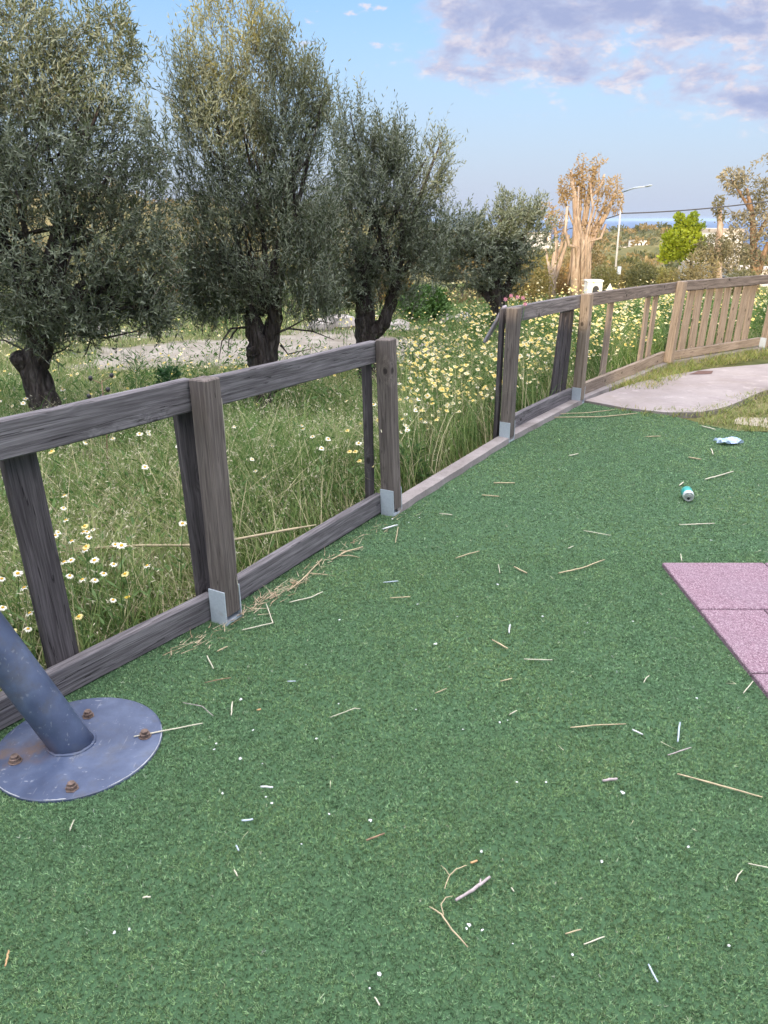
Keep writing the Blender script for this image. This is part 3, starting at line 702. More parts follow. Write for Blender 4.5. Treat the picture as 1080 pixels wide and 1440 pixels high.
tp = G(1025, 621, .02); n = 22; V = []; F = []
for a in range(n):
    for b in range(n):
        u_, v_ = a / (n - 1) - .5, b / (n - 1) - .5
        z = .018 + .02 * abs(math.sin(u_ * 11 + v_ * 5)) * (1 - abs(v_)) + .012 * math.sin(v_ * 17 + u_ * 9) + random.uniform(0, .004)
        V.append((u_ * .17 + .012 * math.sin(v_ * 9), v_ * .085 * (1 + .35 * math.sin(u_ * 8)) + .018 * math.sin(u_ * 7), max(.012, z)))
for a in range(n - 1):
    for b in range(n - 1): F.append([a * n + b, (a + 1) * n + b, (a + 1) * n + b + 1, a * n + b + 1])
o = make_mesh('crumpled_tissue', V, F, simple('pale_blue_tissue', (.50, .62, .82), .8, 0, .12, 40), smooth=False, loc=(tp.x, tp.y, 0)); tag(o, 'crumpled pale blue tissue on the turf near the paved path', 'tissue')

# ------------------------------------------------------------------ litter on the turf: every stick is a thing
def stick(name, label, cat, pts, r_, mat, z=.0135, group=None, flat=1.0, extra=None):
    P = [G(x, y, z) for x, y in pts]
    Q = []
    for q in range(len(P) - 1):
        for s_ in range(4): Q.append(P[q].lerp(P[q + 1], s_ / 4) + Vector((random.uniform(-1, 1), random.uniform(-1, 1), random.uniform(-.4, .6))) * r_ * .35)
    Q.append(P[-1]); n = len(Q)
    mb = MB(); mb.tube(Q, [r_ * (.75 + .25 * math.sin(math.pi * min(1, (k + .6) / n))) * random.uniform(.88, 1.1) for k in range(n)], 7, flat=flat)
    for ex in (extra or []):
        E_ = [G(x, y, z + .002) for x, y in ex]; mb.tube(E_, [r_ * .7] * (len(E_) - 1) + [r_ * .4], 6)
    o = mb.build(name, mat, loc=Q[0]); return tag(o, label, cat, group)
S, PS, W_, BB, GT, BT, TL = M['straw'], M['palestraw'], M['whitebit'], M['bluebit'], M['greytwig'], M['browntwig'], M['tanleaf']
ST = [
 ('straw_stalk', 'long tan dry stalk near the right frame edge, longest in the foreground', 'straw', [(952, 1088), (1010, 1104), (1072, 1121)], .0042, S),
 ('plastic_straw', 'short bluish plastic tube standing almost upright in view above a grey stick', 'plastic piece', [(956, 1016), (953, 1043)], .0042, BB),
 ('stick', 'thin grey stick slanting below the short bluish tube', 'stick', [(939, 1062), (972, 1051)], .0026, GT),
 ('straw_stalk', 'short pale straw leaning against the left edge of the pink tiles', 'straw', [(1045, 975), (1059, 958)], .0028, PS),
 ('plastic_piece', 'small white plastic sliver right of the long bent twig', 'plastic piece', [(889, 1026), (904, 1033)], .0038, W_),
 ('straw_stalk', 'tiny pale straw just beyond the corner of the pink mat', 'straw', [(957, 779), (959, 789)], .0032, PS),
 ('straw_stalk', 'thin bent pale straw left of the pink tiles', 'straw', [(905, 960), (909, 953), (913, 950)], .0024, PS),
 ('twig', 'long tan twig with a slight bend and knobbed right end', 'twig', [(802, 1023), (834, 1020), (880, 1018)], .0032, S),
 ('wood_chip', 'flat greyish wood chip alone in the lower right turf', 'wood chip', [(848, 1098), (868, 1095)], .0062, GT),
 ('straw_stalk', 'white straw lying level above the wood chip area centre right', 'straw', [(737, 927), (777, 928)], .0032, PS),
 ('stick', 'short brown stick below the white upright stub', 'stick', [(692, 900), (714, 912)], .0046, S),
 ('cigarette_end', 'small upright white stub in the centre of the turf', 'stub', [(717, 878), (716, 890)], .0048, W_),
 ('straw_stalk', 'small tan straw below the level white straw', 'straw', [(704, 958), (720, 954)], .0030, S),
 ('straw_stalk', 'tiny forked straw piece under the small tan straw', 'straw', [(716, 1005), (727, 999)], .0028, PS),
 ('straw_stalk', 'faint thin brown straw left of centre, upper foreground', 'straw', [(612, 975), (628, 968)], .0026, S),
 ('straw_stalk', 'long tan stalk in the middle distance left of the pink corner', 'straw', [(785, 806), (818, 799), (850, 787)], .0048, S),
 ('stick', 'short tan stick left of the long tan stalk', 'stick', [(723, 797), (741, 806)], .0055, S),
 ('straw_stalk', 'fine curved white straw beside the short tan stick', 'straw', [(701, 794), (703, 806)], .0028, PS),
 ('straw_stalk', 'slanting tan straw in the middle of the turf right of the fence gap', 'straw', [(641, 785), (658, 779), (674, 775)], .0040, S),
 ('straw_stalk', 'thin green tinged straw above the long tan stalk', 'straw', [(821, 746), (859, 753)], .0030, PS),
 ('dry_leaf', 'shredded tan leaf strip farthest along the gap in the fence', 'leaf', [(694, 679), (724, 679)], .0060, S),
 ('dry_leaf', 'tan leaf strip just nearer than the shredded one', 'leaf', [(678, 696), (702, 698)], .0055, S),
 ('straw_stalk', 'pale straw beside the concrete kerb at the fence gap', 'straw', [(618, 722), (636, 724)], .0042, PS),
 ('straw_stalk', 'tan straw with a greenish tip left of centre', 'straw', [(548, 841), (577, 839)], .0036, S),
 ('straw_stalk', 'tiny pale straw between two long stalks, right middle', 'straw', [(799, 771), (806, 768)], .0034, PS),
 ('twig', 'small forked twig above the thick grey stick', 'twig', [(625, 1250), (632, 1231), (642, 1222), (656, 1217)], .0022, S, None, [[(632, 1231), (626, 1222), (620, 1217)]]),
 ('wood_chip', 'small tan chip beside the forked twig', 'wood chip', [(661, 1214), (671, 1210)], .0046, TL),
 ('stick', 'thick lilac grey stick in the lower centre', 'stick', [(640, 1267), (665, 1251), (689, 1233)], .0062, GT, None, [[(675, 1243), (676, 1236)]]),
 ('twig', 'long curved brown twig with a side shoot below the thick grey stick', 'twig', [(604, 1275), (621, 1286), (636, 1308), (658, 1332)], .0030, S, None, [[(624, 1287), (620, 1272), (627, 1262), (637, 1260)]]),
 ('straw_stalk', 'short tan straw in the lower right', 'straw', [(795, 1313), (817, 1307)], .0024, S),
 ('straw_stalk', 'pale straw just below the short tan straw at lower right', 'straw', [(821, 1328), (850, 1317)], .0024, PS),
 ('straw_stalk', 'tiny pale seed husk right of the thick grey stick', 'husk', [(719, 1248), (723, 1254)], .0024, PS),
 ('plastic_piece', 'thin bluish strip near the bottom right corner', 'plastic piece', [(912, 1356), (918, 1368), (925, 1381)], .0032, BB),
 ('straw_stalk', 'long pale stem in the turf right of the near cracked post', 'straw', [(407, 847), (438, 840), (454, 832)], .0042, PS),
 ('straw_stalk', 'sharply bent straw by the foot of the near cracked post', 'straw', [(374, 849), (384, 876), (340, 886)], .0036, PS),
 ('straw_stalk', 'pale straw below the debris left of the near post', 'straw', [(291, 922), (300, 940)], .0036, PS),
 ('dry_leaf', 'small pale leaf near the bottom rail left of the near post', 'leaf', [(305, 916), (320, 909)], .0042, S),
 ('twig', 'fine brown twig under the near post debris', 'twig', [(288, 960), (306, 956), (325, 953)], .0026, BT),
 ('straw_stalk', 'broad straw leaning on the debris along the bottom rail', 'straw', [(404, 831), (424, 816), (453, 786)], .0048, S),
 ('plastic_piece', 'white plastic strip near the second post foot', 'plastic piece', [(538, 744), (559, 738)], .0060, W_),
 ('straw_stalk', 'upright tan straw touching the white plastic strip', 'straw', [(556, 763), (560, 741)], .0036, S),
 ('straw_stalk', 'pale straw below the white plastic strip', 'straw', [(539, 819), (560, 817)], .0036, BB),
 ('straw_stalk', 'thin level straw beside the bottom rail debris', 'straw', [(432, 806), (460, 808)], .0032, S),
 ('dry_leaf', 'split tan reed leaf against the bottom rail near the second post', 'leaf', [(466, 787), (486, 776), (510, 769)], .0055, S, None, [[(474, 782), (492, 781), (505, 784)]]),
 ('cigarette_end', 'white stub right of the foot plate, lower left turf', 'stub', [(367, 1106), (384, 1107)], .0044, W_),
 ('plastic_piece', 'pale blue white piece below the white stub, lower left turf', 'plastic piece', [(340, 1154), (356, 1152)], .0042, BB),
 ('plastic_piece', 'tiny upright bluish piece below the pale blue white piece', 'plastic piece', [(332, 1189), (336, 1196)], .0034, BB),
 ('stick', 'short red brown stick in the lower centre left', 'stick', [(515, 1182), (541, 1172)], .0038, BT),
 ('straw_stalk', 'pale green straw with a kinked tip, centre left', 'straw', [(464, 1009), (499, 996), (507, 997)], .0024, PS),
 ('straw_stalk', 'upright whitish stub between foot plate and centre', 'straw', [(327, 987), (325, 1006)], .0036, PS),
 ('straw_stalk', 'long white straw resting on the edge of the blue foot plate', 'straw', [(188, 1036), (240, 1026), (285, 1017)], .0034, PS),
 ('twig', 'thin zigzag grey twig just beyond the foot plate', 'twig', [(257, 988), (284, 993), (300, 1007)], .0020, GT),
 ('leaf_chip', 'pinkish leaf chip right of the foot plate', 'leaf', [(361, 999), (367, 997)], .0044, TL),
 ('straw_stalk', 'pale curved husk at the lower left', 'husk', [(329, 1223), (334, 1232)], .0028, PS),
 ('plastic_piece', 'tiny bluish sliver above the white stub, upper left turf', 'plastic piece', [(404, 958), (416, 958)], .0030, BB),
 ('straw_stalk', 'long pale reed stalk at the far edge of the turf by the path', 'straw', [(772, 587), (849, 586), (896, 581)], .0070, S),
 ('straw_stalk', 'second reed stalk crossing behind the longest far one', 'straw', [(788, 582), (830, 580), (864, 576)], .0050, S),
 ('straw_stalk', 'tan stalk with a knob at its right end above the drinks can', 'straw', [(991, 674), (1010, 669), (1031, 663)], .0060, PS),
 ('straw_stalk', 'thin level straw below the drinks can', 'straw', [(955, 738), (1005, 736)], .0046, PS),
 ('straw_stalk', 'short pale straw in the far left part of the turf', 'straw', [(800, 641), (813, 638)], .0060, PS),
 ('straw_stalk', 'tiny straw beside the top of the drinks can', 'straw', [(955, 683), (961, 678)], .0060, PS),
 ('straw_stalk', 'pale straws at the weedy corner of the path', 'straw', [(987, 599), (1006, 604)], .0070, PS),
 ('straw_stalk', 'thin straw in the far turf below the path edge', 'straw', [(908, 614), (929, 613)], .0050, S),
 ('straw_stalk', 'short upright straw below the blue tissue', 'straw', [(1000, 631), (1003, 639)], .0060, PS),
 ('dry_leaf', 'flattened tan grass tuft left of the short upright straw', 'leaf', [(968, 643), (986, 646)], .0070, S),
 ('straw_stalk', 'thin pale straw at the lower left corner area below the foot plate', 'straw', [(104, 1153), (98, 1168)], .0024, PS),
 ('dry_leaf', 'curled orange brown leaf at the left frame edge near the bottom', 'leaf', [(12, 1337), (10, 1348), (7, 1359)], .0036, TL),
 ('leaf_chip', 'cream leaf chip in the lower left turf', 'leaf', [(201, 1262), (212, 1261)], .0036, PS),
 ('straw_stalk', 'pale straw leaning at the right frame edge near the bottom', 'straw', [(1034, 1240), (1038, 1230), (1044, 1224)], .0022, PS),
 ('straw_stalk', 'thin white straw cut by the right frame edge', 'straw', [(1052, 1214), (1084, 1221)], .0022, PS),
 ('straw_stalk', 'grey straw at the bottom edge left of centre', 'straw', [(527, 1402), (534, 1414)], .0026, PS),
]
for s_ in ST:
    stick(s_[0], s_[1], s_[2], s_[3], s_[4] * .72, s_[5], extra=s_[7] if len(s_) > 7 else None, z=.0135, group=s_[6] if len(s_) > 6 and s_[6] else 'dry stalks, sticks and scraps lying on the turf')
def speck_mesh(r_):
    mb = MB(); V = []
    mb.lathe([(r_ * .5, 0), (r_, r_ * .4), (r_ * .85, r_ * .9), (r_ * .3, r_ * 1.15)], (0, 0, 0), 7)
    mb.V = [(x * 1.25 + random.uniform(-.45, .45) * r_, y * .85 + random.uniform(-.45, .45) * r_, z * .7 + random.uniform(-.2, .2) * r_) for x, y, z in mb.V]; return mb
specks = [(585, 998), (651, 1026), (703, 1016), (714, 1013), (727, 1100), (768, 1100), (301, 1054), (304, 1046), (338, 1067), (369, 1074), (313, 1116), (382, 1130), (374, 1121), (463, 1145), (521, 1154), (424, 1187), (445, 1039), (339, 984), (356, 1027), (656, 1306), (660, 1301), (678, 1308), (677, 1198), (968, 1191), (182, 1307), (161, 1312), (763, 867), (643, 867), (587, 850), (612, 906), (751, 716), (662, 657), (700, 822), (826, 876), (890, 874), (477, 872), (430, 935), (476, 990), (533, 1370), (520, 1390), (846, 1212), (876, 1115), (936, 611), (1000, 760), (1025, 1330), (721, 1327), (805, 1343), (565, 715), (570, 722), (585, 700), (552, 730), (575, 735), (590, 728), (980, 982)]
protos = [speck_mesh(q) for q in (.0045, .006, .0075)]; pm = []
for k, (px, py) in enumerate(specks):
    p = G(px, py, .013)
    if k < 3: o = protos[k].build('litter_speck', M['whitebit'], smooth=False)
    else:
        o = pm[k % 3].copy(); COL.objects.link(o)
    if k < 3: pm.append(o)
    o.location = p; o.rotation_euler = (0, 0, random.uniform(0, 6)); sc = random.uniform(.6, 1.05) * (.55 + .08 * p.y); o.scale = (sc * random.uniform(.7, 1.2), sc, sc * .8)
    tag(o, 'tiny whitish speck of litter on the green turf', 'litter', 'white specks on the turf')
# uncountable straw crumbs along the bottom rail and at the far edge
def crumbs():
    n = 210; f = RNG.random(n); seg = RNG.random(n)
    a = np.where((seg < .8)[:, None], np.array(PT['A']), np.array([-1.15, 2.25])); b = np.where((seg < .8)[:, None], np.array(PT['B']), np.array(PT['A']))
    clump = np.where(RNG.random(n) < .6, .16 + .12 * RNG.normal(0, 1, n), f); clump = np.where(seg < .8, np.clip(clump, -.02, 1), np.clip(.55 + .4 * f, 0, 1))
    p = a + (b - a) * clump[:, None]; d = unit(b - a); nn = np.column_stack([d[:, 1], -d[:, 0]]); off = np.abs(RNG.normal(0, .045, n)) + .02
    p = p + nn * off[:, None]; th = np.arctan2(d[:, 1], d[:, 0]) + RNG.normal(0, .6, n)
    base = np.column_stack([p, RNG.uniform(.010, .022, n)]); dd = np.column_stack([np.cos(th), np.sin(th), RNG.normal(0, .08, n)])
    tone = RNG.random(n)[:, None]; c = np.array([.30, .20, .12]) * (1 - tone) + np.array([.58, .50, .36]) * tone
    parts = [strips(base, dd, RNG.normal(0, .15, (n, 3)), RNG.uniform(.015, .09, n), RNG.uniform(.0015, .005, n), np.column_stack([-np.sin(th), np.cos(th), np.full(n, .2)]), 2, c, c)]
    n = 520; x = RNG.uniform(-.6, 3.6, n); y = RNG.uniform(1.6, 7.0, n); k = poly_in(x, y, TURF) & ~((x > TILE_X) & (y < TILE_Y)); far = RNG.random(n) < np.clip((y - 1) / 6, .2, 1); k &= far; x = x[k]; y = y[k]; n = len(x)
    th = RNG.uniform(0, 6.3, n); tone = RNG.random(n)[:, None]; c = np.array([.36, .36, .22]) * (1 - tone) + np.array([.62, .58, .44]) * tone
    parts.append(strips(np.column_stack([x, y, np.full(n, .0145)]), np.column_stack([np.cos(th), np.sin(th), np.zeros(n)]), RNG.normal(0, .12, (n, 3)) * [1, 1, 0], RNG.uniform(.008, .05, n), RNG.uniform(.0012, .003, n), np.column_stack([-np.sin(th), np.cos(th), np.zeros(n)]), 2, c, c))
    V, F, C = cat_geo(parts); tag(make_mesh('dry_straw_crumbs', V, F, M['grass'], col=C), 'fine dry straw crumbs drifted along the bottom rail and scattered over the turf', 'straw', kind='stuff')
crumbs()

# ------------------------------------------------------------------ meadow vegetation
def meadow():
    parts = []; heads = []
    for (y0, y1, dens, lm, wd, seg, xr) in ((.9, 5.5, 3300, .47, .0050, 4, (-5.5, 4)), (5.5, 9.6, 1500, .34, .0065, 3, (-7.5, 8)), (9.6, 15, 620, .24, .010, 2, (-11, 13)), (15, 30, 170, .24, .02, 2, (-22, 22))):
        n = int((y1 - y0) * (xr[1] - xr[0]) * dens); x = RNG.uniform(*xr, n); y = RNG.uniform(y0, y1, n)
        k = in_view(np.column_stack([x, y, np.zeros(n)]), -160, 1240, -200, 1500); x = x[k]; y = y[k]
        fd = fence_dist(x, y); k = fd > .10; x = x[k]; y = y[k]; fd = fd[k]
        px_ = poly_in(x, y, np.array([p[:2] for p in PATH])); patch = .5 + .5 * np.sin(x * 1.3 + .7 * np.sin(y * 1.1)) * np.cos(y * .9 + x * .35)
        k = ~px_ | (RNG.random(len(x)) < .05)
        # trampled paler ground beside the path
        k &= (RNG.random(len(x)) < np.where((y > 8.6) & (y < 11.6) & (x < 1.2), .45, 1))
        x = x[k]; y = y[k]; fd = fd[k]; patch = patch[k]; n = len(x)
        zz = hgt(x, y); th = RNG.uniform(0, 2 * math.pi, n); lean = RNG.uniform(.05, .55, n)
        d = unit(np.column_stack([np.cos(th) * lean, np.sin(th) * lean, np.ones(n)])); be = np.column_stack([np.cos(th) * RNG.uniform(0, .7, n), np.sin(th) * RNG.uniform(0, .7, n), -RNG.uniform(.05, .55, n)])
        tall = 1 + .8 * ((x > .1) & (y > 4.3) & (y < 10) & (fd < 3.2)) ; low = np.where((y > 7.4) & (x < 1.0), .42, 1) * np.where(fd < .25, .7, 1)
        L = lm * RNG.uniform(.35, 1.15, n) * tall * low * (.8 + .4 * patch); W = wd * RNG.uniform(.5, 1.5, n)
        gx = (fence_dist(x + .02, y) - fd) / .02; gy = (fence_dist(x, y + .02) - fd) / .02; dn = d[:, 0] * gx + d[:, 1] * gy; fl = (fd < .5) & (dn < 0); d[fl, :2] *= -1; be[fl, :2] *= -1
        ph = th + math.pi / 2 + RNG.normal(0, .5, n); side = np.column_stack([np.cos(ph), np.sin(ph), np.zeros(n)])
        wet = .5 + .5 * np.sin(x * 2.3 + 1.3 * np.sin(y * 1.9 + 1)) * np.sin(y * 2.6 + x * .7); tone = np.clip(RNG.random(n) * .85 + .5 * (.5 - wet) - .06 + .08 * (y > 8), 0, 1)[:, None]; L = L * (.8 + .5 * wet)
        c = np.array([.070, .165, .030]) * (1 - tone) + np.array([.34, .40, .14]) * tone
        dry = RNG.random(n) < (.09 + .16 * (1 - wet) + .04 * (y < 4.3)); c[dry] = np.array([.64, .58, .35]) * RNG.uniform(.6, 1.1, (dry.sum(), 1))
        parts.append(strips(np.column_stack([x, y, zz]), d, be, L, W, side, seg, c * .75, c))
        # oat-like pale seed heads on some tips (near zones)
        if y0 < 9:
            q = np.where(RNG.random(n) < (.24 if y0 < 5 else .05))[0]; tip = np.column_stack([x, y, zz])[q] + d[q] * L[q, None] + be[q] * L[q, None]
            for rep in range(3):
                m_ = len(q); t2 = tip + RNG.normal(0, .013, (m_, 3)); dv = unit(np.column_stack([RNG.normal(0, .5, m_), RNG.normal(0, .5, m_), RNG.uniform(-1, .3, m_)]))
                nr = unit(RNG.normal(0, 1, (m_, 3))); cc_ = np.array([.62, .58, .42]) * RNG.uniform(.7, 1.2, (m_, 1))
                heads.append(leaves(t2, dv, nr, RNG.uniform(.012, .026, m_), RNG.uniform(.003, .006, m_) * (1 if y0 < 5 else 1.5), cc_))
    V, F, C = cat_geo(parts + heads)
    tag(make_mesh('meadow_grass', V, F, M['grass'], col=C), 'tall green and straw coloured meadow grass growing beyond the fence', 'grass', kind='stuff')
    # ferny daisy foliage
    n = 15000; x = RNG.uniform(-4, 9, n); y = RNG.uniform(1.8, 13, n); k = in_view(np.column_stack([x, y, np.zeros(n)]), -120, 1200, -100, 1440); x = x[k]; y = y[k]
    fd = fence_dist(x, y); k = (fd > .22) & (fd < 4.5) & (RNG.random(len(x)) < np.where((x > .2) & (fd < 3), 1, np.where(y < 5.5, .9, .4))) & ~poly_in(x, y, np.array([p[:2] for p in PATH])); x = x[k]; y = y[k]; fd = fd[k]; n = len(x)
    parts = []
    for rep in range(7):
        hz = RNG.uniform(.02, .42, n) * np.where(x > .2, 1.15, .8) * np.where(fd < .3, .6, 1); th = RNG.uniform(0, 6.3, n)
        d = unit(np.column_stack([np.cos(th), np.sin(th), RNG.uniform(.1, 1.2, n)])); tone = RNG.random(n)[:, None]; c = np.array([.055, .13, .03]) * (1 - tone) + np.array([.13, .22, .06]) * tone
        parts.append(leaves(np.column_stack([x + RNG.normal(0, .05, n), y + RNG.normal(0, .05, n), hz - .02]), d, unit(RNG.normal(0, 1, (n, 3))), RNG.uniform(.02, .06, n) * (1 + .05 * y), RNG.uniform(.005, .014, n) * (1 + .05 * y), c))
    V, F, C = cat_geo(parts); tag(make_mesh('ferny_undergrowth', V, F, M['grass'], col=C), 'ferny green undergrowth of wild daisies beyond the fence', 'undergrowth', kind='stuff')
    # verge grass by the path and along the fence foot
    parts = []; n = 9000; x = RNG.uniform(1.8, 6.5, n); y = RNG.uniform(5.5, 11, n)
    fd = fence_dist(x, y); lawn = poly_in(x, y, LAWN); foot_ = (fd > -.38) & (fd < .05) & (y > 7.6) & (RNG.random(n) < .8); edge = np.zeros(n, bool)
    for a, b in zip(SLAB[:7], SLAB[1:7]):
        a = np.array(a); b = np.array(b); dd = b - a; tt = np.clip(((x - a[0]) * dd[0] + (y - a[1]) * dd[1]) / (dd @ dd), 0, 1); ds = np.hypot(x - a[0] - tt * dd[0], y - a[1] - tt * dd[1]); edge |= ds < RNG.uniform(0, .14, n) * (a[0] > 1.9)
    k = (lawn & (RNG.random(n) < .9)) | foot_ | edge; x = x[k]; y = y[k]; ft = foot_[k]; n = len(x)
    for rep in range(9):
        xx = x + RNG.normal(0, .03, n); yy = y + RNG.normal(0, .03, n); th = RNG.uniform(0, 6.3, n); lean = RNG.uniform(.2, 1, n); d = unit(np.column_stack([np.cos(th) * lean, np.sin(th) * lean, np.ones(n)]))
        L = RNG.uniform(.025, .085, n) * np.where(ft, 1.5, 1); tone = RNG.random(n)[:, None]; c = np.array([.12, .19, .035]) * (1 - tone) + np.array([.34, .35, .10]) * tone; dr = RNG.random(n) < .2; c[dr] = [.36, .30, .15]
        ph = th + 1.57; parts.append(strips(np.column_stack([xx, yy, np.zeros(n)]), d, np.column_stack([np.cos(th) * .3, np.sin(th) * .3, -.25 * np.ones(n)]), L, RNG.uniform(.004, .008, n), np.column_stack([np.cos(ph), np.sin(ph), np.zeros(n)]), 2, c * .8, c))
    V, F, C = cat_geo(parts); tag(make_mesh('verge_grass', V, F, M['grass'], col=C), 'short dry and green grass round the paved path and the fence foot', 'grass', kind='stuff')
meadow()

# ------------------------------------------------------------------ daisies
def daisy_geo(h, rad_, yellow, seed, lean=.1):
    rs = random.Random(seed); stem = MB(); top = Vector((lean * h * rs.uniform(-1, 1), lean * h * rs.uniform(-1, 1), h)); mid = Vector((top.x * .3, top.y * .3, h * .5))
    stem.tube([(0, 0, 0), mid, top], [.0022, .0017, .0013], 4)
    for q in range(4):
        z = h * rs.uniform(.15, .75); th = rs.uniform(0, 6.3); p = Vector((top.x * .3 * z / h, top.y * .3 * z / h, z)); e = p + Vector((math.cos(th) * .05, math.sin(th) * .05, .03)); s_ = Vector((-math.sin(th), math.cos(th), 0)) * .006
        stem.add([p, (p + e) / 2 + s_, e, (p + e) / 2 - s_], [[0, 1, 2, 3]])
    head = MB(); up_ = Vector((rs.uniform(-.4, .4), rs.uniform(-.75, .15), 1)).normalized(); a_ = up_.orthogonal().normalized(); b_ = up_.cross(a_); n = 13
    for k in range(n):
        th = 2 * math.pi * k / n + rs.uniform(-.1, .1); o_ = a_ * math.cos(th) + b_ * math.sin(th); s_ = up_.cross(o_); r1 = rad_ * rs.uniform(.85, 1.05); dz = up_ * rs.uniform(-.35, .1) * rad_
        head.add([top + o_ * rad_ * .25 + s_ * rad_ * .06, top + o_ * r1 * .7 + s_ * rad_ * .19 + dz * .4, top + o_ * r1 + dz, top + o_ * r1 * .7 - s_ * rad_ * .19 + dz * .4, top + o_ * rad_ * .25 - s_ * rad_ * .06], [[0, 1, 2, 3, 4]])
    cen = MB(); Mh = Matrix((a_, b_, up_)).transposed(); cen.lathe([(rad_ * .36, 0), (rad_ * .33, rad_ * .12), (rad_ * .18, rad_ * .22), (rad_ * .03, rad_ * .25)], top, 9, 0, Mh)
    return stem, head, cen
def flat(name, c, tr=.25):
    t = NT(name); t.done(c, .6); tr_ = t.n('ShaderNodeBsdfTranslucent'); tr_.inputs[0].default_value = (*c, 1); mx = t.n('ShaderNodeMixShader'); mx.inputs[0].default_value = tr
    t.l(t.b.outputs[0], mx.inputs[1]); t.l(tr_.outputs[0], mx.inputs[2]); t.l(mx.outputs[0], t.out.inputs[0]); return t.m
M['dstem'] = flat('daisy_stem', (.09, .17, .04)); M['dwhite'] = flat('white_petal', (.78, .77, .66)); M['dcream'] = flat('cream_yellow_petal', (.72, .63, .27)); M['dyellow'] = flat('yellow_petal', (.76, .60, .10)); M['dcentre'] = flat('daisy_centre', (.72, .44, .03))
near_px = [(88, 700), (95, 712), (90, 735), (84, 750), (120, 735), (128, 745), (115, 752), (131, 752), (98, 765), (122, 763), (87, 795), (105, 806), (117, 778), (166, 790), (176, 801), (152, 803), (113, 820), (165, 840), (190, 842), (112, 860), (30, 832), (10, 810), (38, 868), (12, 850), (20, 880), (47, 880), (205, 800), (140, 812), (600, 590), (611, 588), (545, 640), (503, 645), (489, 632), (497, 632), (520, 652), (486, 603), (426, 605), (427, 597), (590, 575), (560, 560)]
def copy_tree(o, parent=None):
    c = o.copy(); COL.objects.link(c)
    if parent: c.parent = parent
    for ch in o.children: copy_tree(ch, c)
    return c
nd = []
for k, ymat in enumerate(('dwhite', 'dwhite', 'dcream', 'dyellow')):
    e = empty('wild_daisy', (0, 0, 0), 'large pale wild daisy in the tall grass close to the near fence', 'flower', 'daisies close to the near fence')
    s_, h_, c_ = daisy_geo(.40, (.019, .016, .018, .015)[k], 0, 40 + k); s_.build('stem', M['dstem'], e); ho = h_.build('flower_head', M[ymat], e, smooth=False); c_.build('flower_centre', M['dcentre'], ho)
    nd.append(e)
    e['_top'] = 0
protos_d = []
for k, (px, py) in enumerate(near_px):
    z = .40 if px < 300 else .40
    p = G(px, py, z); kk = 3 if k in (18, 28) else (2 if k % 5 == 4 or px > 480 else k % 2)
    o = nd[kk] if kk not in protos_d else copy_tree(nd[kk])
    protos_d.append(kk)
    # if the spot is on the turf side, move it along the sight line behind the fence
    for _ in range(40):
        if fence_dist(np.array([p.x]), np.array([p.y]))[0] > .14: break
        z -= .02; p = G(px, py, z)
    o.location = (p.x, p.y, z - .40); o.rotation_euler = (0, 0, 0)
for e in nd:
    if '_top' in e: del e['_top']
for o in list(bpy.data.objects):
    if '_top' in o: del o['_top']
# mid-distance daisies: 240 individuals, single meshes
dm = []
for k, ymat in enumerate(('dwhite', 'dcream', 'dcream', 'dcream', 'dwhite', 'dyellow')):
    s_, h_, c_ = daisy_geo((.36, .46, .52, .58, .42, .48)[k], (.017, .019, .021, .018, .015, .017)[k], 0, 70 + k); s_.F += [[i_ + s_.n for i_ in f] for f in h_.F]; s_.M += [1] * len(h_.F); s_.V += h_.V; s_.n += h_.n
    s_.F += [[i_ + s_.n for i_ in f] for f in c_.F]; s_.M += [2] * len(c_.F); s_.V += c_.V; s_.n += c_.n
    dm.append((s_, ymat))
def spots(n, rule):
    out = []
    while len(out) < n:
        x = RNG.uniform(-5, 9, 400); y = RNG.uniform(1.8, 12.5, 400); v_ = in_view(np.column_stack([x, y, np.full(400, .4)]), -20, 1100, 0, 1440); fd = fence_dist(x, y)
        for a, b, f_, q in zip(x, y, fd, v_):
            if q and f_ > .16 and RNG.random() < rule(a, b, f_): out.append((a, b))
    return out[:n]
def rule_a(x, y, f):
    cl_ = .12 + .88 * (math.sin(x * 4.3 + 1.6 * math.sin(y * 3.1)) * math.sin(y * 4.7 + x * 1.3) > .05)
    if x > -.05 and y < 6.3 and f < 1.5: return 1.0
    if x > 3: return .3 * cl_ if f < 2.2 else .03
    if x > 9: return .3 + .7 * cl_ if f < 2.2 else .1
    if x > .2: return .4 * cl_ if f < 2.4 else .03
    if x > -.4: return .22 * cl_ if f < 3 else .04
    return .30 if y < 5.2 else .05
made = {}
for k, (x, y) in enumerate(spots(258, rule_a)):
    q = (0 if RNG.random() < .5 else (4 if RNG.random() < .7 else 1)) if x < .3 else int(RNG.integers(1, 6) if RNG.random() < .9 else 0)
    if q == 5 and RNG.random() < .6: q = 2
    if q not in made:
        o = dm[q][0].build('wild_daisy', [M['dstem'], M[dm[q][1]], M['dcentre']], smooth=False); made[q] = o
    else: o = made[q].copy(); COL.objects.link(o)
    o.location = (x, y, float(hgt(np.array([x]), np.array([y]))[0]) - .01); o.rotation_euler = (0, 0, RNG.uniform(-.8, .8)); sc = RNG.uniform(.85, 1.3); o.scale = (sc,) * 3
    g_ = 'daisies massed beyond the gap and the far fence' if x > .3 else 'daisies scattered in the meadow behind the near fence'
    tag(o, 'pale yellow wild daisy massed beyond the fence gap and the far pickets' if x > .3 else 'small pale wild daisy scattered in the meadow behind the near rails', 'flower', g_)
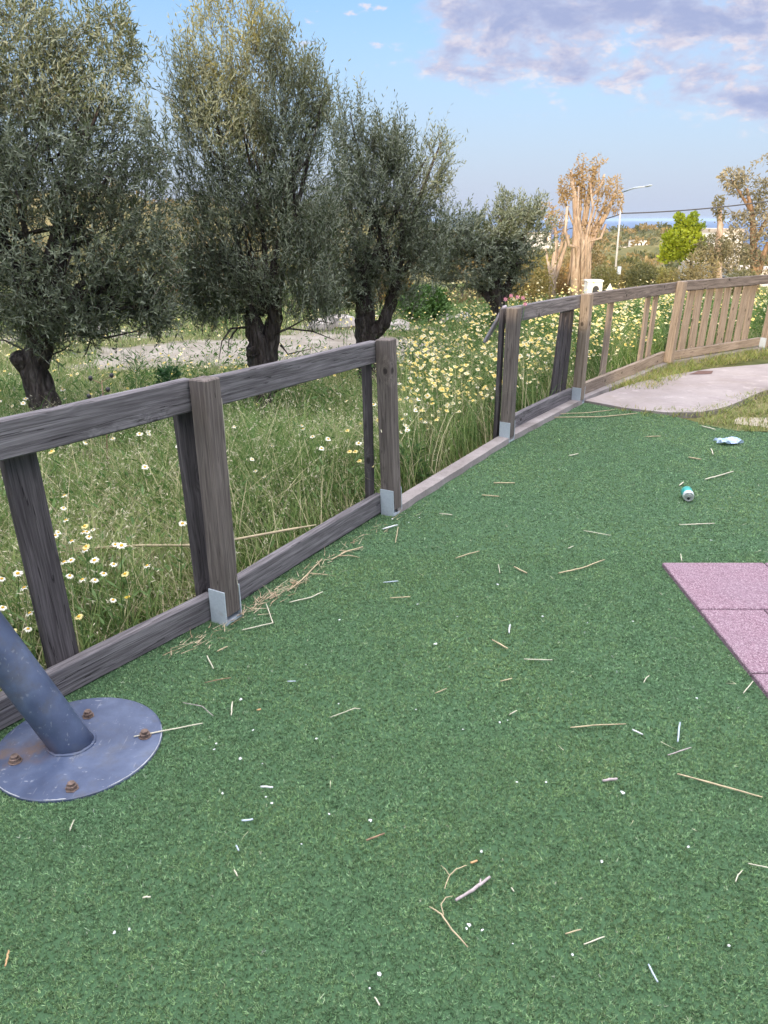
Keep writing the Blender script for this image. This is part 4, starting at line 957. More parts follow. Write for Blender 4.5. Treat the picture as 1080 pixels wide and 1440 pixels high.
def far_daisies():
    V = []; F = []; C = []; n = 0
    sp_ = spots(3200, lambda x, y, f: (min(1, 2.4 * rule_a(x, y, f)) if y > 5.2 and x > .2 else (.35 * rule_a(x, y, f) if y > 5.2 else 0))) + []
    xs_ = RNG.uniform(-9, 9, 2600); ys_ = RNG.uniform(7, 17, 2600); kk = in_view(np.column_stack([xs_, ys_, np.zeros(2600)]), -20, 1100) & (fence_dist(xs_, ys_) > .3) & ~poly_in(xs_, ys_, np.array([p[:2] for p in PATH]))
    sp_ += [(a, b) for a, b in zip(xs_[kk], ys_[kk])]
    P = np.array(sp_); P = P[P[:, 1] > 5.2]; m_ = len(P); far = P[:, 1] > 7.5; tallz = np.where(P[:, 0] > .1, RNG.uniform(.26, .66, m_), RNG.uniform(.15, .42, m_)); tallz = np.where((P[:, 1] > 8) & (P[:, 0] < 1), tallz * .5, tallz)
    c0 = np.column_stack([P, hgt(P[:, 0], P[:, 1]) + tallz]); r_ = np.clip(np.exp(RNG.normal(-4.2, .33, m_)), .007, .028); nrm = unit(np.column_stack([RNG.normal(0, .4, m_), RNG.normal(-.45, .4, m_), np.ones(m_)]))
    a_ = unit(np.cross(nrm, np.array([0.3, 1, 0]))); b_ = np.cross(nrm, a_); col = np.where((RNG.random(m_) < .55)[:, None], np.array([.74, .64, .24]), np.array([.74, .71, .48]))
    ring = [c0 + (a_ * math.cos(t_) + b_ * math.sin(t_)) * (r_ * (1 if q % 2 == 0 else .72))[:, None] for q, t_ in enumerate(np.linspace(0, 2 * math.pi, 9)[:-1])]
    Vp = np.stack(ring, 1).reshape(-1, 3); idx = np.arange(m_)[:, None] * 8; Fp = np.concatenate([idx + np.array([[0, 1, 2, 3]]), idx + np.array([[0, 3, 4, 7]]), idx + np.array([[4, 5, 6, 7]])], 1).reshape(-1, 4); Cp = np.repeat(col, 8, 0)
    ring = [c0 + nrm * .003 + (a_ * math.cos(t_) + b_ * math.sin(t_)) * (r_ * .4)[:, None] for t_ in np.linspace(0, 2 * math.pi, 5)[:-1]]
    Vc = np.stack(ring, 1).reshape(-1, 3); idx = np.arange(m_)[:, None] * 4; Fc = idx + np.array([[0, 1, 2, 3]]); Cc = np.repeat(np.tile([.72, .45, .04], (m_, 1)), 4, 0)
    base = c0.copy(); base[:, 2] = hgt(P[:, 0], P[:, 1]); dv = unit(c0 - base); st = strips(base, dv, np.zeros((m_, 3)), tallz, np.full(m_, .003), np.tile([1., 0, 0], (m_, 1)), 1, np.tile([.10, .18, .04], (m_, 1)), np.tile([.10, .18, .05], (m_, 1)))
    V, F, C = cat_geo([(Vp, Fp, Cp), (Vc, Fc, Cc), st]); tag(make_mesh('distant_daisies', V, F, M['petal'], col=C, smooth=False), 'countless small pale daisies through the meadow beyond the fence', 'flowers', kind='stuff')
far_daisies()
# fallen dry stalk across the near meadow, and tall weeds
def stalk(name, label, cat, P, r_, mat, fray=0):
    mb = MB(); mb.tube(P, [r_] * (len(P) - 1) + [r_ * .5], 6)
    for q in range(fray):
        a = Vector(P[0]); d = (Vector(P[0]) - Vector(P[1])).normalized(); e = a + d * random.uniform(.05, .25) + Vector((random.uniform(-.04, .04), random.uniform(-.05, .05), random.uniform(-.1, .04))); mb.tube([a - d * .08, a, e], [r_ * .6, r_ * .5, r_ * .2], 4)
    o = mb.build(name, mat, loc=Vector(P[0])); tag(o, label, cat); return o
stalk('dry_stalk', 'long fallen pale stalk with a frayed end lying across the grass behind the near rails', 'stalk', [G(140, 770, .22), G(200, 767, .22), G(285, 767, .22), G(345, 756, .20), G(405, 745, .20), G(445, 738, .20)], .006, M['straw'], 14)
def umbel(px, pybase, pytop, dist, label, spread=.05, dark=True):
    b = AT(px, pybase, dist); b.z = 0; t_ = AT(px, pytop, dist); mb = MB(); mb.tube([b, b.lerp(t_, .5) + Vector((.01, 0, 0)), t_], [.006, .005, .003], 5); HD = []
    for q in range(7):
        th = q * .9; zf = random.uniform(.72, 1.0); p = b.lerp(t_, zf); e = p + Vector((math.cos(th) * spread * 1.6, math.sin(th) * spread, spread * (1.2 if q else 0) * (1.1 - zf + .3)))
        mb.tube([p, e], [.003, .002], 4); hd = MB(); hd.lathe([(.004, -.012), (.014, 0), (.012, .014), (.002, .02)], e, 7); HD.append(hd)
    o = empty('seed_head_plant', b, label, 'plant'); x = mb.build('stem', M['browntwig'] if 'browntwig' in M else M['twig'], loc=b); local(o, x); 
    for hd in HD: x = hd.build('seed_head', M['dark'] if dark else M['dstem'], loc=b); local(o, x)
umbel(143, 620, 535, 4.6, 'dry plant with dark round seed heads standing behind the near rail left')
def leafy(px, py, dist, h, n, label, name='leafy_weed', tone=(.05, .12, .03), cat='plant', wid=.02, spread=.12, ll=.06):
    b = AT(px, py, dist); b.z = float(hgt(np.array([b.x]), np.array([b.y]))[0]); e = empty(name, b, label, cat)
    mb = MB()
    for q in range(5):
        th = q * 1.3; mb.tube([b, b + Vector((math.cos(th) * spread * .4, math.sin(th) * spread * .4, h * .5)), b + Vector((math.cos(th) * spread * .8, math.sin(th) * spread * .8, h * random.uniform(.75, 1)))], [.006, .004, .002], 5)
    x = mb.build('stem', M['dstem'], loc=b); local(e, x)
    z = RNG.uniform(.05, 1, n); th = RNG.uniform(0, 6.3, n); r_ = spread * np.sqrt(RNG.random(n)) * (1.1 - .5 * z); pos = np.column_stack([np.cos(th) * r_, np.sin(th) * r_, z * h]); d = unit(np.column_stack([np.cos(th), np.sin(th), RNG.uniform(.0, 1.2, n)]))
    c = np.array(tone) * RNG.uniform(.7, 1.6, (n, 1)); V, F, C = leaves(pos, d, unit(RNG.normal(0, .5, (n, 3)) + [0, 0, 1]), RNG.uniform(.6, 1.2, n) * ll, RNG.uniform(.7, 1.2, n) * wid, c); make_mesh('foliage', V, F, M['leaf'], e, col=C)
leafy(240, 560, 6.6, .42, 500, 'low bushy green weed behind the near rail left of the second olive trunk', tone=(.055, .13, .045))
leafy(200, 600, 5.4, .75, 420, 'tall thin fennel stem with fine leaves behind the near rail', name='fennel_plant', wid=.004, spread=.06, ll=.09)
leafy(575, 690, 4.9, .22, 160, 'small leafy weed at the kerb beside the second post', tone=(.06, .12, .04), spread=.1)
# pink flowers behind the post at the gap
pb = Vector((PT['C'][0] + .03, PT['C'][1] + .22, 0)); e = empty('pink_mallow', pb, 'pink flowers rising just behind the post at the gap in the fence', 'flower')
mb = MB(); hd = MB()
for q, (dx, dz) in enumerate(((-.06, 1.035), (-.02, 1.06), (.03, 1.05), (.07, 1.045), (.09, 1.0))):
    mb.tube([pb, pb + Vector((dx * .4, 0, .6)), pb + Vector((dx, .02, dz))], [.004, .003, .002], 5); c_ = pb + Vector((dx, .02, dz))
    for k in range(6):
        th = k * 1.047; hd.add([c_, c_ + Vector((math.cos(th) * .011, -.006 + math.sin(th) * .008, math.sin(th) * .011 + .003)), c_ + Vector((math.cos(th + .5) * .018, -.008, math.sin(th + .5) * .018)), c_ + Vector((math.cos(th + 1) * .011, -.002, math.sin(th + 1) * .011))], [[0, 1, 2, 3]])
x = mb.build('stem', M['dstem'], loc=pb); local(e, x); x = hd.build('flower_heads', flat('pink_petal', (.46, .20, .28)), loc=pb, smooth=False); local(e, x)

# ------------------------------------------------------------------ trees
def bez(p0, p1, p2, n=6): return [p0 * (1 - t) ** 2 + p1 * 2 * t * (1 - t) + p2 * t * t for t in [q / (n - 1) for q in range(n)]]
def sample_blobs(blobs, n, shell=.55, fuzz=0.0):
    """blobs: (centre, rx, ry, rz, weight) -> points biased to the outside"""
    wts = np.array([b[4] for b in blobs]); k = RNG.choice(len(blobs), n, p=wts / wts.sum()); v = unit(RNG.normal(0, 1, (n, 3))); r_ = RNG.random(n) ** (1 / 3.) ; r_ = np.where(RNG.random(n) < shell, .72 + .28 * RNG.random(n), r_)
    if fuzz: r_ = r_ * (1 + fuzz * np.abs(RNG.normal(0, 1, n)) * (RNG.random(n) < .5))
    c = np.array([tuple(b[0]) for b in blobs])[k]; s_ = np.array([b[1:4] for b in blobs])[k]; return c + v * s_ * r_[:, None], v, k
def olive(base, trunk_pts, head, blobs, nshoot, label, limbs=9, leafL=.05, leafW=.010, up=.75, sun_warm=None, nl=15, trunk_r=.11, extra_limbs=(), shootL=.30, gap=0):
    base = Vector(base); e = empty('olive_tree', base, label, 'tree')
    mb = MB()
    for P, r0, r1 in trunk_pts:
        P = [Vector(p) for p in P]; Q = []
        for q in range(len(P) - 1):
            for s_ in range(4): Q.append(P[q].lerp(P[q + 1], s_ / 4) + Vector((random.uniform(-1, 1), random.uniform(-1, 1), 0)) * r0 * .10)
        Q.append(P[-1]); mb.tube(Q, [r0 + (r1 - r0) * k / (len(Q) - 1) for k in range(len(Q))], 14, wob=.13)
    o = mb.build('trunk', M['bark'], loc=base); local(e, o)
    # limbs
    mb = MB(); cen = sum((Vector(b[0]) * b[4] for b in blobs), Vector()) / sum(b[4] for b in blobs)
    tgt, _, _ = sample_blobs(blobs, limbs * 3, 0); heads = [Vector(h) for h in (head if isinstance(head, list) else [head])]
    ends = []
    for q in range(limbs * 3):
        h = heads[q % len(heads)]; tg = Vector(tgt[q])
        if q < limbs:
            m_ = h.lerp(tg, .5) + Vector((random.uniform(-.1, .1), random.uniform(-.1, .1), .05)); r0 = trunk_r * random.uniform(.28, .45); P = bez(h, m_, tg, 8); mb.tube(P, [r0 * (1 - .85 * k / 7) for k in range(8)], 7, wob=.08); ends.append(P)
        else:
            src = random.choice(ends); s_ = src[random.randint(2, 6)]; P = bez(s_, s_.lerp(tg, .5) + Vector((0, 0, random.uniform(-.05, .15))), s_.lerp(tg, .8), 6); mb.tube(P, [trunk_r * .12 * (1 - .8 * k / 5) for k in range(6)], 5)
    for P, r0 in extra_limbs: mb.tube([Vector(p) for p in P], [r0 * (1 - .8 * k / (len(P) - 1)) for k in range(len(P))], 6, wob=.1)
    o = mb.build('branches', M['bark'], loc=base); local(e, o)
    # crown: shoots with paired narrow leaves
    pos, v, kb = sample_blobs(blobs, nshoot, .35, .17)
    dirs = unit(v * .55 + np.array([0, 0, up]) + RNG.normal(0, .32, (nshoot, 3)))
    if gap:
        nz = np.sin(pos[:, 0] * 6.6 + 1.9 * np.sin(pos[:, 2] * 5.3)) * np.sin(pos[:, 2] * 5.7 + pos[:, 1] * 5.1 + 1.5 * np.sin(pos[:, 0] * 4.3)) ; k = nz > -1 + gap * (RNG.random(nshoot) + .15); pos, dirs, v = pos[k], dirs[k], v[k]; nshoot = len(pos)
    sl = shootL * np.where(RNG.random(nshoot) < .12, RNG.uniform(1.2, 1.9, nshoot), RNG.uniform(.5, 1.15, nshoot)); pos = pos - dirs * (sl * .6)[:, None]; bendv = RNG.normal(0, .15, (nshoot, 3)) + np.array([0, 0, -.05])
    young = np.clip((pos[:, 2] - cen.z - .25) / .9 + RNG.normal(0, .12, nshoot), 0, 1)  # yellows top shoots by height: young growth plus painted sun warmth
    parts = []; sd_ = unit(np.cross(dirs, RNG.normal(0, 1, (nshoot, 3))))
    parts.append(strips(pos, dirs, bendv, sl, np.full(nshoot, .005), sd_, 3, np.tile([.10, .085, .06], (nshoot, 1)), np.tile([.14, .14, .08], (nshoot, 1))))
    ref = unit(np.cross(dirs, RNG.normal(0, 1, (nshoot, 3)))); ref2 = np.cross(dirs, ref)
    tone_s = RNG.random(nshoot)
    for q in range(nl):
        t_ = (q // 2 * 2 + 1.5) / (nl + 1); p = pos + dirs * (sl * t_)[:, None] + bendv * (sl * t_ * t_)[:, None]
        ang_ = (q // 2) * 1.57 + (q % 2) * 3.14; rd = ref * math.cos(ang_) + ref2 * math.sin(ang_)
        d = unit(dirs * RNG.uniform(.55, 1.1, (nshoot, 1)) + rd * .75 + RNG.normal(0, .18, (nshoot, 3))); nr = unit(dirs - d * np.sum(dirs * d, 1, keepdims=True) + RNG.normal(0, .35, (nshoot, 3)))
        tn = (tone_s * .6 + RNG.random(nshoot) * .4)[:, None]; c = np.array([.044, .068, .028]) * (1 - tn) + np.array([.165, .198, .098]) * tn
        yg = np.array([.42, .37, .12]); c = c * (1 - .55 * (young * young)[:, None]) + yg * .55 * (young * young)[:, None] if sun_warm is None else c * (1 - sun_warm * (young)[:, None]) + yg * sun_warm * young[:, None]
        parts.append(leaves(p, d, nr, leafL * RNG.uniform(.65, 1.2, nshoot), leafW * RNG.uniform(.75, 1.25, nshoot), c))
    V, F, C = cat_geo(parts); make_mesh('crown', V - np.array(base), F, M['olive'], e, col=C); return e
SHR = .88
def PB(px, py, rx, ry, d, wt, dd=0.0, ryd=None):
    """crown lobe surveyed in the photo: centre and radii converted to metres at its distance"""
    c = AT(px, py, d + dd); k = (d + dd) * .9346 / FPX * 1.06; return (c, rx * k * SHR, (ryd or max(rx, ry) * .85) * k * SHR, ry * k * SHR, wt)
V3 = Vector
# T1: big dark olive at the left
d1 = 5.75; b1 = V3((-2.52, d1, -.03))
olive(b1, [([b1 + V3((.04, 0, -.05)), AT(58, 560, d1), AT(48, 520, d1), AT(58, 480, d1), AT(50, 430, d1)], .115, .085), ([AT(45, 520, d1), AT(30, 512, d1 - .05), AT(24, 500, d1 - .08)], .07, .055), ([AT(58, 500, d1), AT(72, 470, d1 + .05), AT(85, 420, d1)], .06, .045)],
      [AT(52, 440, d1), AT(80, 430, d1)],
      [PB(60, 330, 150, 150, d1, 3), PB(40, 190, 165, 120, d1, 2.6), PB(165, 300, 80, 110, d1, 1.3, .1), PB(20, 90, 100, 85, d1, 1.0), PB(120, 120, 70, 75, d1, .6, .2), PB(112, 45, 12, 70, d1, .10), PB(188, 75, 9, 45, d1, .06, .1), PB(60, 25, 16, 70, d1, .14), PB(140, 20, 9, 60, d1, .06), PB(215, 200, 22, 60, d1, .16), PB(205, 440, 55, 28, d1, .4, .1), PB(60, 465, 80, 22, d1, .3), PB(232, 350, 22, 55, d1, .16), PB(140, 455, 50, 24, d1, .25), PB(195, 405, 65, 50, d1, .8, .1), PB(-60, 330, 120, 140, d1, 1.6), PB(-50, 150, 120, 140, d1, 1.2), PB(90, 420, 110, 45, d1, .9), PB(165, 60, 22, 60, d1, .18, .1), PB(20, 0, 60, 60, d1, .4)],
      5600, 'dense dark olive tree at the left frame edge, its trunk behind the near rail', 12, .045, .0090, .55, trunk_r=.12, sun_warm=.18, gap=.62,
      extra_limbs=[([AT(45, 510, d1), AT(30, 490, d1), AT(5, 478, d1), AT(-20, 480, d1)], .012), ([AT(70, 500, d1), AT(90, 492, d1 - .1), AT(105, 480, d1)], .008), ([AT(110, 470, d1), AT(150, 475, d1), AT(190, 466, d1), AT(215, 455, d1)], .012), ([AT(128, 475, d1), AT(122, 495, d1), AT(115, 505, d1)], .007)])
d2 = 6.7; b2 = V3((-1.07, d2, -.03))
olive(b2, [([b2 + V3((.02, 0, -.05)), AT(368, 550, d2), AT(366, 510, d2), AT(362, 480, d2), AT(352, 440, d2)], .115, .07), ([AT(372, 545, d2 + .06), AT(378, 500, d2 + .08), AT(385, 455, d2 + .05), AT(388, 420, d2)], .085, .06), ([AT(355, 500, d2 - .06), AT(352, 488, d2 - .09)], .05, .04)],
      [AT(355, 440, d2), AT(386, 425, d2), AT(370, 440, d2)],
      [PB(350, 330, 100, 110, d2, 2.4), PB(330, 220, 95, 110, d2, 2.0), PB(410, 260, 75, 130, d2, 1.8, .1), PB(400, 150, 60, 75, d2, .8), PB(300, 140, 50, 70, d2, .65), PB(265, 115, 26, 60, d2, .2), PB(340, 80, 62, 55, d2, .5), PB(243, 120, 8, 55, d2, .05), PB(268, 60, 9, 55, d2, .06), PB(300, 45, 11, 60, d2, .09), PB(380, 50, 11, 55, d2, .08), PB(412, 80, 13, 55, d2, .09), PB(455, 125, 10, 45, d2, .06), PB(250, 260, 20, 70, d2, .12), PB(262, 400, 40, 35, d2, .25), PB(300, 435, 55, 20, d2, .25), PB(450, 425, 40, 24, d2, .25), PB(240, 330, 14, 60, d2, .07), PB(320, 10, 18, 45, d2, .13), PB(355, 20, 20, 40, d2, .14), PB(285, 30, 14, 40, d2, .07), PB(440, 350, 45, 75, d2, .9), PB(290, 380, 55, 60, d2, .9), PB(380, 410, 100, 35, d2, .7), PB(440, 130, 22, 50, d2, .2), PB(395, 65, 15, 45, d2, .12)],
      5200, 'tall olive tree behind the near fence with yellow sunlit top shoots', 12, .043, .0082, .95, trunk_r=.11, sun_warm=.8, gap=.8,
      extra_limbs=[([AT(350, 460, d2), AT(325, 462, d2 - .2), AT(312, 480, d2 - .25), AT(308, 505, d2 - .25)], .012), ([AT(335, 460, d2 - .1), AT(322, 478, d2 - .15), AT(320, 500, d2 - .15)], .008), ([AT(385, 470, d2), AT(405, 462, d2), AT(440, 466, d2), AT(470, 478, d2)], .013), ([AT(395, 485, d2), AT(405, 498, d2 - .1), AT(440, 490, d2)], .010), ([AT(405, 462, d2), AT(430, 448, d2), AT(470, 455, d2)], .008), ([AT(380, 555, d2 - .1), AT(400, 545, d2 - .15), AT(430, 540, d2 - .2)], .008)])
d3 = 8.1; b3 = V3((-.14, d3, -.03))
olive(b3, [([b3 + V3((0, 0, -.05)), AT(516, 500, d3), AT(514, 460, d3), AT(512, 425, d3), AT(508, 395, d3)], .13, .085), ([AT(524, 470, d3), AT(540, 455, d3), AT(550, 425, d3), AT(556, 395, d3)], .075, .055)],
      [AT(510, 400, d3), AT(555, 395, d3)],
      [PB(530, 310, 85, 100, d3, 2.2), PB(520, 235, 58, 65, d3, 1.0), PB(565, 260, 60, 80, d3, 1.2), PB(480, 330, 55, 80, d3, 1.1), PB(508, 155, 9, 42, d3, .06), PB(527, 175, 9, 36, d3, .06), PB(478, 165, 8, 45, d3, .05), PB(560, 190, 9, 38, d3, .05), PB(630, 230, 8, 40, d3, .05), PB(540, 420, 60, 18, d3, .25), PB(470, 410, 30, 30, d3, .25), PB(620, 300, 16, 40, d3, .12), PB(555, 205, 28, 40, d3, .3), PB(615, 225, 20, 42, d3, .28), PB(595, 340, 35, 55, d3, .6), PB(560, 380, 70, 35, d3, .7), PB(490, 390, 50, 40, d3, .6), PB(480, 190, 22, 55, d3, .2)],
      3500, 'forked grey green olive tree third from the left, behind the second post', 10, .043, .0090, .8, trunk_r=.11, sun_warm=.25, gap=.66)
d4 = 10.3; b4 = V3((1.56, d4, -.03))
olive(b4, [([b4 + V3((0, 0, -.05)), AT(700, 470, d4), AT(703, 435, d4), AT(698, 405, d4), AT(690, 380, d4)], .13, .08), ([AT(704, 430, d4), AT(716, 400, d4), AT(725, 370, d4)], .07, .05), ([AT(698, 430, d4), AT(680, 410, d4), AT(668, 400, d4)], .06, .035)],
      [AT(690, 385, d4), AT(722, 375, d4)],
      [PB(665, 355, 75, 55, d4, 1.8), PB(640, 330, 55, 42, d4, .9), PB(735, 340, 42, 55, d4, 1.0), PB(720, 300, 26, 35, d4, .35), PB(748, 310, 22, 35, d4, .3), PB(690, 330, 45, 40, d4, .7), PB(620, 360, 38, 40, d4, .5), PB(700, 395, 45, 25, d4, .35)],
      1900, 'low wide olive tree behind the post at the gap in the fence', 9, .05, .012, .6, trunk_r=.10, sun_warm=.2, shootL=.26, gap=.5)

def bush(name, label, cat, base, blobs, n, size, tones, trunk=None, group=None, bark_=None, asp=.45, droop=0.0, mat=None, stems=4, part='foliage', gapk=0.0):
    base = Vector(base); e = empty(name, base, label, cat, group); mb = MB()
    if trunk:
        for P, r0, r1 in trunk: mb.tube([Vector(p) for p in P], [r0 + (r1 - r0) * k / (len(P) - 1) for k in range(len(P))], 9, wob=.08)
    else:
        tg, _, _ = sample_blobs(blobs, stems, 0)
        for q in range(stems): mb.tube(bez(base - Vector((0, 0, .1)), base.lerp(Vector(tg[q]), .5), Vector(tg[q]), 5), [.03, .025, .02, .014, .008], 5)
    o = mb.build('trunk' if trunk else 'stem', bark_ or M['twig'], loc=base); local(e, o)
    pos, v, kb = sample_blobs(blobs, n, .5, .16)
    if gapk:
        nz = np.sin(pos[:, 0] * 3.1 + 2 * pos[:, 2]) * np.sin(pos[:, 2] * 4.3 - pos[:, 0] * 1.3); pos = pos[nz > -1 + gapk]; v = v[nz > -1 + gapk]; n = len(pos)
    d = unit(v * .5 + RNG.normal(0, .6, (n, 3)) + np.array([0, 0, .3 - droop])); nr = unit(RNG.normal(0, .7, (n, 3)) + v * .4 + [0, 0, .4])
    cl = np.sin(pos[:, 0] * 2.9 + pos[:, 1]) * np.sin(pos[:, 2] * 3.7 + pos[:, 0] * 1.1) * .5 + .5; tn = np.clip(.6 * cl + .4 * RNG.random(n), 0, 1)[:, None]
    c = np.array(tones[0]) * (1 - tn) + np.array(tones[1]) * tn; L = size * RNG.uniform(.6, 1.4, n)
    V, F, C = leaves(pos, d, nr, L, L * asp * RNG.uniform(.7, 1.3, n), c); make_mesh('crown' if trunk else part, V - np.array(base), F, mat or M['leaf'], e, col=C); return e
# eucalyptus pair
dE = 18.5
def euc(base_px, stems, blobs, n, label):
    b = AT(*base_px, dE); b.z = float(hgt(np.array([b.x]), np.array([b.y]))[0]) - .1
    tr = []
    for P, r0, r1 in stems: tr.append(([b + V3((AT(P[0][0], 410, dE).x - b.x, 0, 0))] + [AT(x, y, dE + dd) for x, y, dd in P], r0, r1))
    return bush('eucalyptus_tree', label, 'tree', b, blobs, int(n * 1.25), .075, ((.24, .155, .065), (.46, .33, .16)), tr, None, M['palebark'], .30, .5, gapk=.25)
euc((817, 415), [([(810, 350, 0), (811, 310, 0), (808, 275, 0), (803, 240, .1)], .13, .03), ([(822, 360, .1), (838, 325, .1), (853, 300, .1), (866, 272, 0)], .12, .035), ([(815, 352, .2), (824, 300, .3), (830, 262, .2), (838, 235, .2)], .10, .03),
                 ([(811, 348, -.1), (800, 345, -.2), (795, 325, -.2), (798, 290, -.2)], .05, .03), ([(826, 340, 0), (845, 335, 0), (852, 315, 0)], .05, .025), ([(818, 345, .2), (828, 280, .1), (845, 262, 0), (850, 245, 0)], .06, .02), ([(806, 375, .3), (800, 400, .3), (808, 330, .3), (815, 280, .3)], .07, .02), ([(815, 300, .3), (818, 260, .3), (820, 232, .3)], .05, .015), ([(820, 340, -.2), (812, 300, -.3), (814, 262, -.3)], .05, .018), ([(824, 335, -.1), (834, 292, -.2), (828, 245, -.2)], .05, .015), ([(830, 330, .2), (848, 292, .3), (858, 262, .3)], .05, .015), ([(812, 330, .1), (800, 300, .2), (790, 270, .2)], .04, .012), ([(828, 330, .0), (840, 290, .1), (843, 228, .1)], .04, .010), ([(822, 300, .2), (822, 260, .1), (812, 225, 0)], .03, .008)],
    [PB(800, 262, 16, 16, dE, 1), PB(824, 255, 14, 20, dE, 1.1), PB(845, 252, 14, 20, dE, 1.1), PB(864, 262, 10, 16, dE, .7), PB(868, 284, 8, 14, dE, .6), PB(842, 232, 12, 12, dE, .5), PB(795, 275, 9, 14, dE, .5), PB(820, 285, 10, 16, dE, .5), PB(848, 285, 10, 18, dE, .6), PB(832, 320, 14, 12, dE, .4), PB(818, 225, 8, 9, dE, .15), PB(812, 240, 7, 10, dE, .25)], 2100, 'tall pruned eucalyptus with pale trunks and orange brown leaf tufts, behind the fence')
euc((776, 425), [([(776, 400, 0), (779, 370, 0), (782, 345, 0), (781, 320, 0)], .10, .03), ([(778, 395, .1), (786, 375, .1), (794, 350, .1), (800, 330, .1)], .08, .03), ([(774, 390, -.1), (770, 365, -.1), (767, 350, -.1)], .05, .02), ([(780, 370, .2), (790, 345, .2), (793, 320, .2)], .06, .025)],
    [PB(782, 308, 16, 12, dE, 1), PB(768, 296, 14, 10, dE, .7), PB(790, 325, 8, 10, dE, .4), PB(775, 330, 8, 8, dE, .3)], 520, 'smaller pruned eucalyptus with bare pinkish trunks left of the tall one')
# right hand trees
dR = 24.0
def gz(p): return float(hgt(np.array([p.x]), np.array([p.y]))[0]) - .1
b = AT(1062, 400, dR); b.z = gz(b)
bush('gum_tree', 'large olive brown gum tree at the right frame edge with an orange trunk', 'tree', b, [PB(1060, 330, 45, 40, dR, 1.5), PB(1035, 355, 45, 32, dR, 1.2), PB(1055, 262, 30, 24, dR, .7), PB(1030, 250, 18, 14, dR, .35), PB(1080, 240, 22, 22, dR, .5), PB(1050, 290, 25, 20, dR, .6), PB(1100, 300, 40, 60, dR, 1.3), PB(1015, 365, 25, 22, dR, .5), PB(1110, 350, 40, 50, dR, 1)], 8500, .095, ((.13, .13, .075), (.40, .34, .22)),
     [([b, AT(1062, 378, dR), AT(1060, 350, dR), AT(1058, 300, dR), AT(1050, 265, dR)], .16, .04), ([AT(1066, 385, dR), AT(1072, 365, dR), AT(1080, 340, dR)], .1, .05), ([AT(1060, 345, dR), AT(1082, 300, dR), AT(1090, 260, dR)], .07, .03), ([AT(1058, 300, dR), AT(1040, 270, dR), AT(1028, 252, dR)], .05, .02)], None, M['orangebark'], .38, .35, gapk=.5)
b = AT(1010, 402, dR - 1); b.z = gz(b)
bush('pollarded_tree', 'pale thick trunk of a lopped tree with one leafy tuft, left of the gum tree', 'tree', b, [PB(1010, 288, 6, 13, dR - 1, .22), PB(1014, 302, 5, 8, dR - 1, .1), PB(1003, 350, 24, 20, dR - 1, 1.1)], 1900, .085, ((.10, .11, .05), (.26, .22, .12)), [([b, AT(1008, 380, dR - 1), AT(1010, 350, dR - 1), AT(1013, 318, dR - 1), AT(1012, 290, dR - 1)], .17, .05), ([AT(1008, 375, dR - 1), AT(1000, 355, dR - 1), AT(996, 340, dR - 1)], .08, .03)], None, M['palebark'], .35, .4)
dY = 25.0; b = AT(972, 400, dY); b.z = gz(b)
bush('young_tree', 'bright yellow green leafy young tree behind the far pickets', 'tree', b, [PB(962, 340, 26, 26, dY, 1.5), PB(945, 350, 16, 14, dY, .5), PB(966, 318, 16, 12, dY, .5), PB(975, 355, 16, 28, dY, .9), PB(940, 335, 8, 8, dY, .2), PB(985, 325, 9, 10, dY, .25), PB(955, 308, 7, 8, dY, .18), PB(975, 306, 5, 7, dY, .1), PB(935, 362, 9, 7, dY, .2)], 5200, .09, ((.13, .20, .018), (.36, .42, .035)), [([b, AT(973, 380, dY), AT(970, 350, dY), AT(966, 325, dY)], .06, .02), ([AT(972, 378, dY), AT(958, 355, dY), AT(948, 345, dY)], .03, .015)], None, M['twig'], .6, gapk=.35)
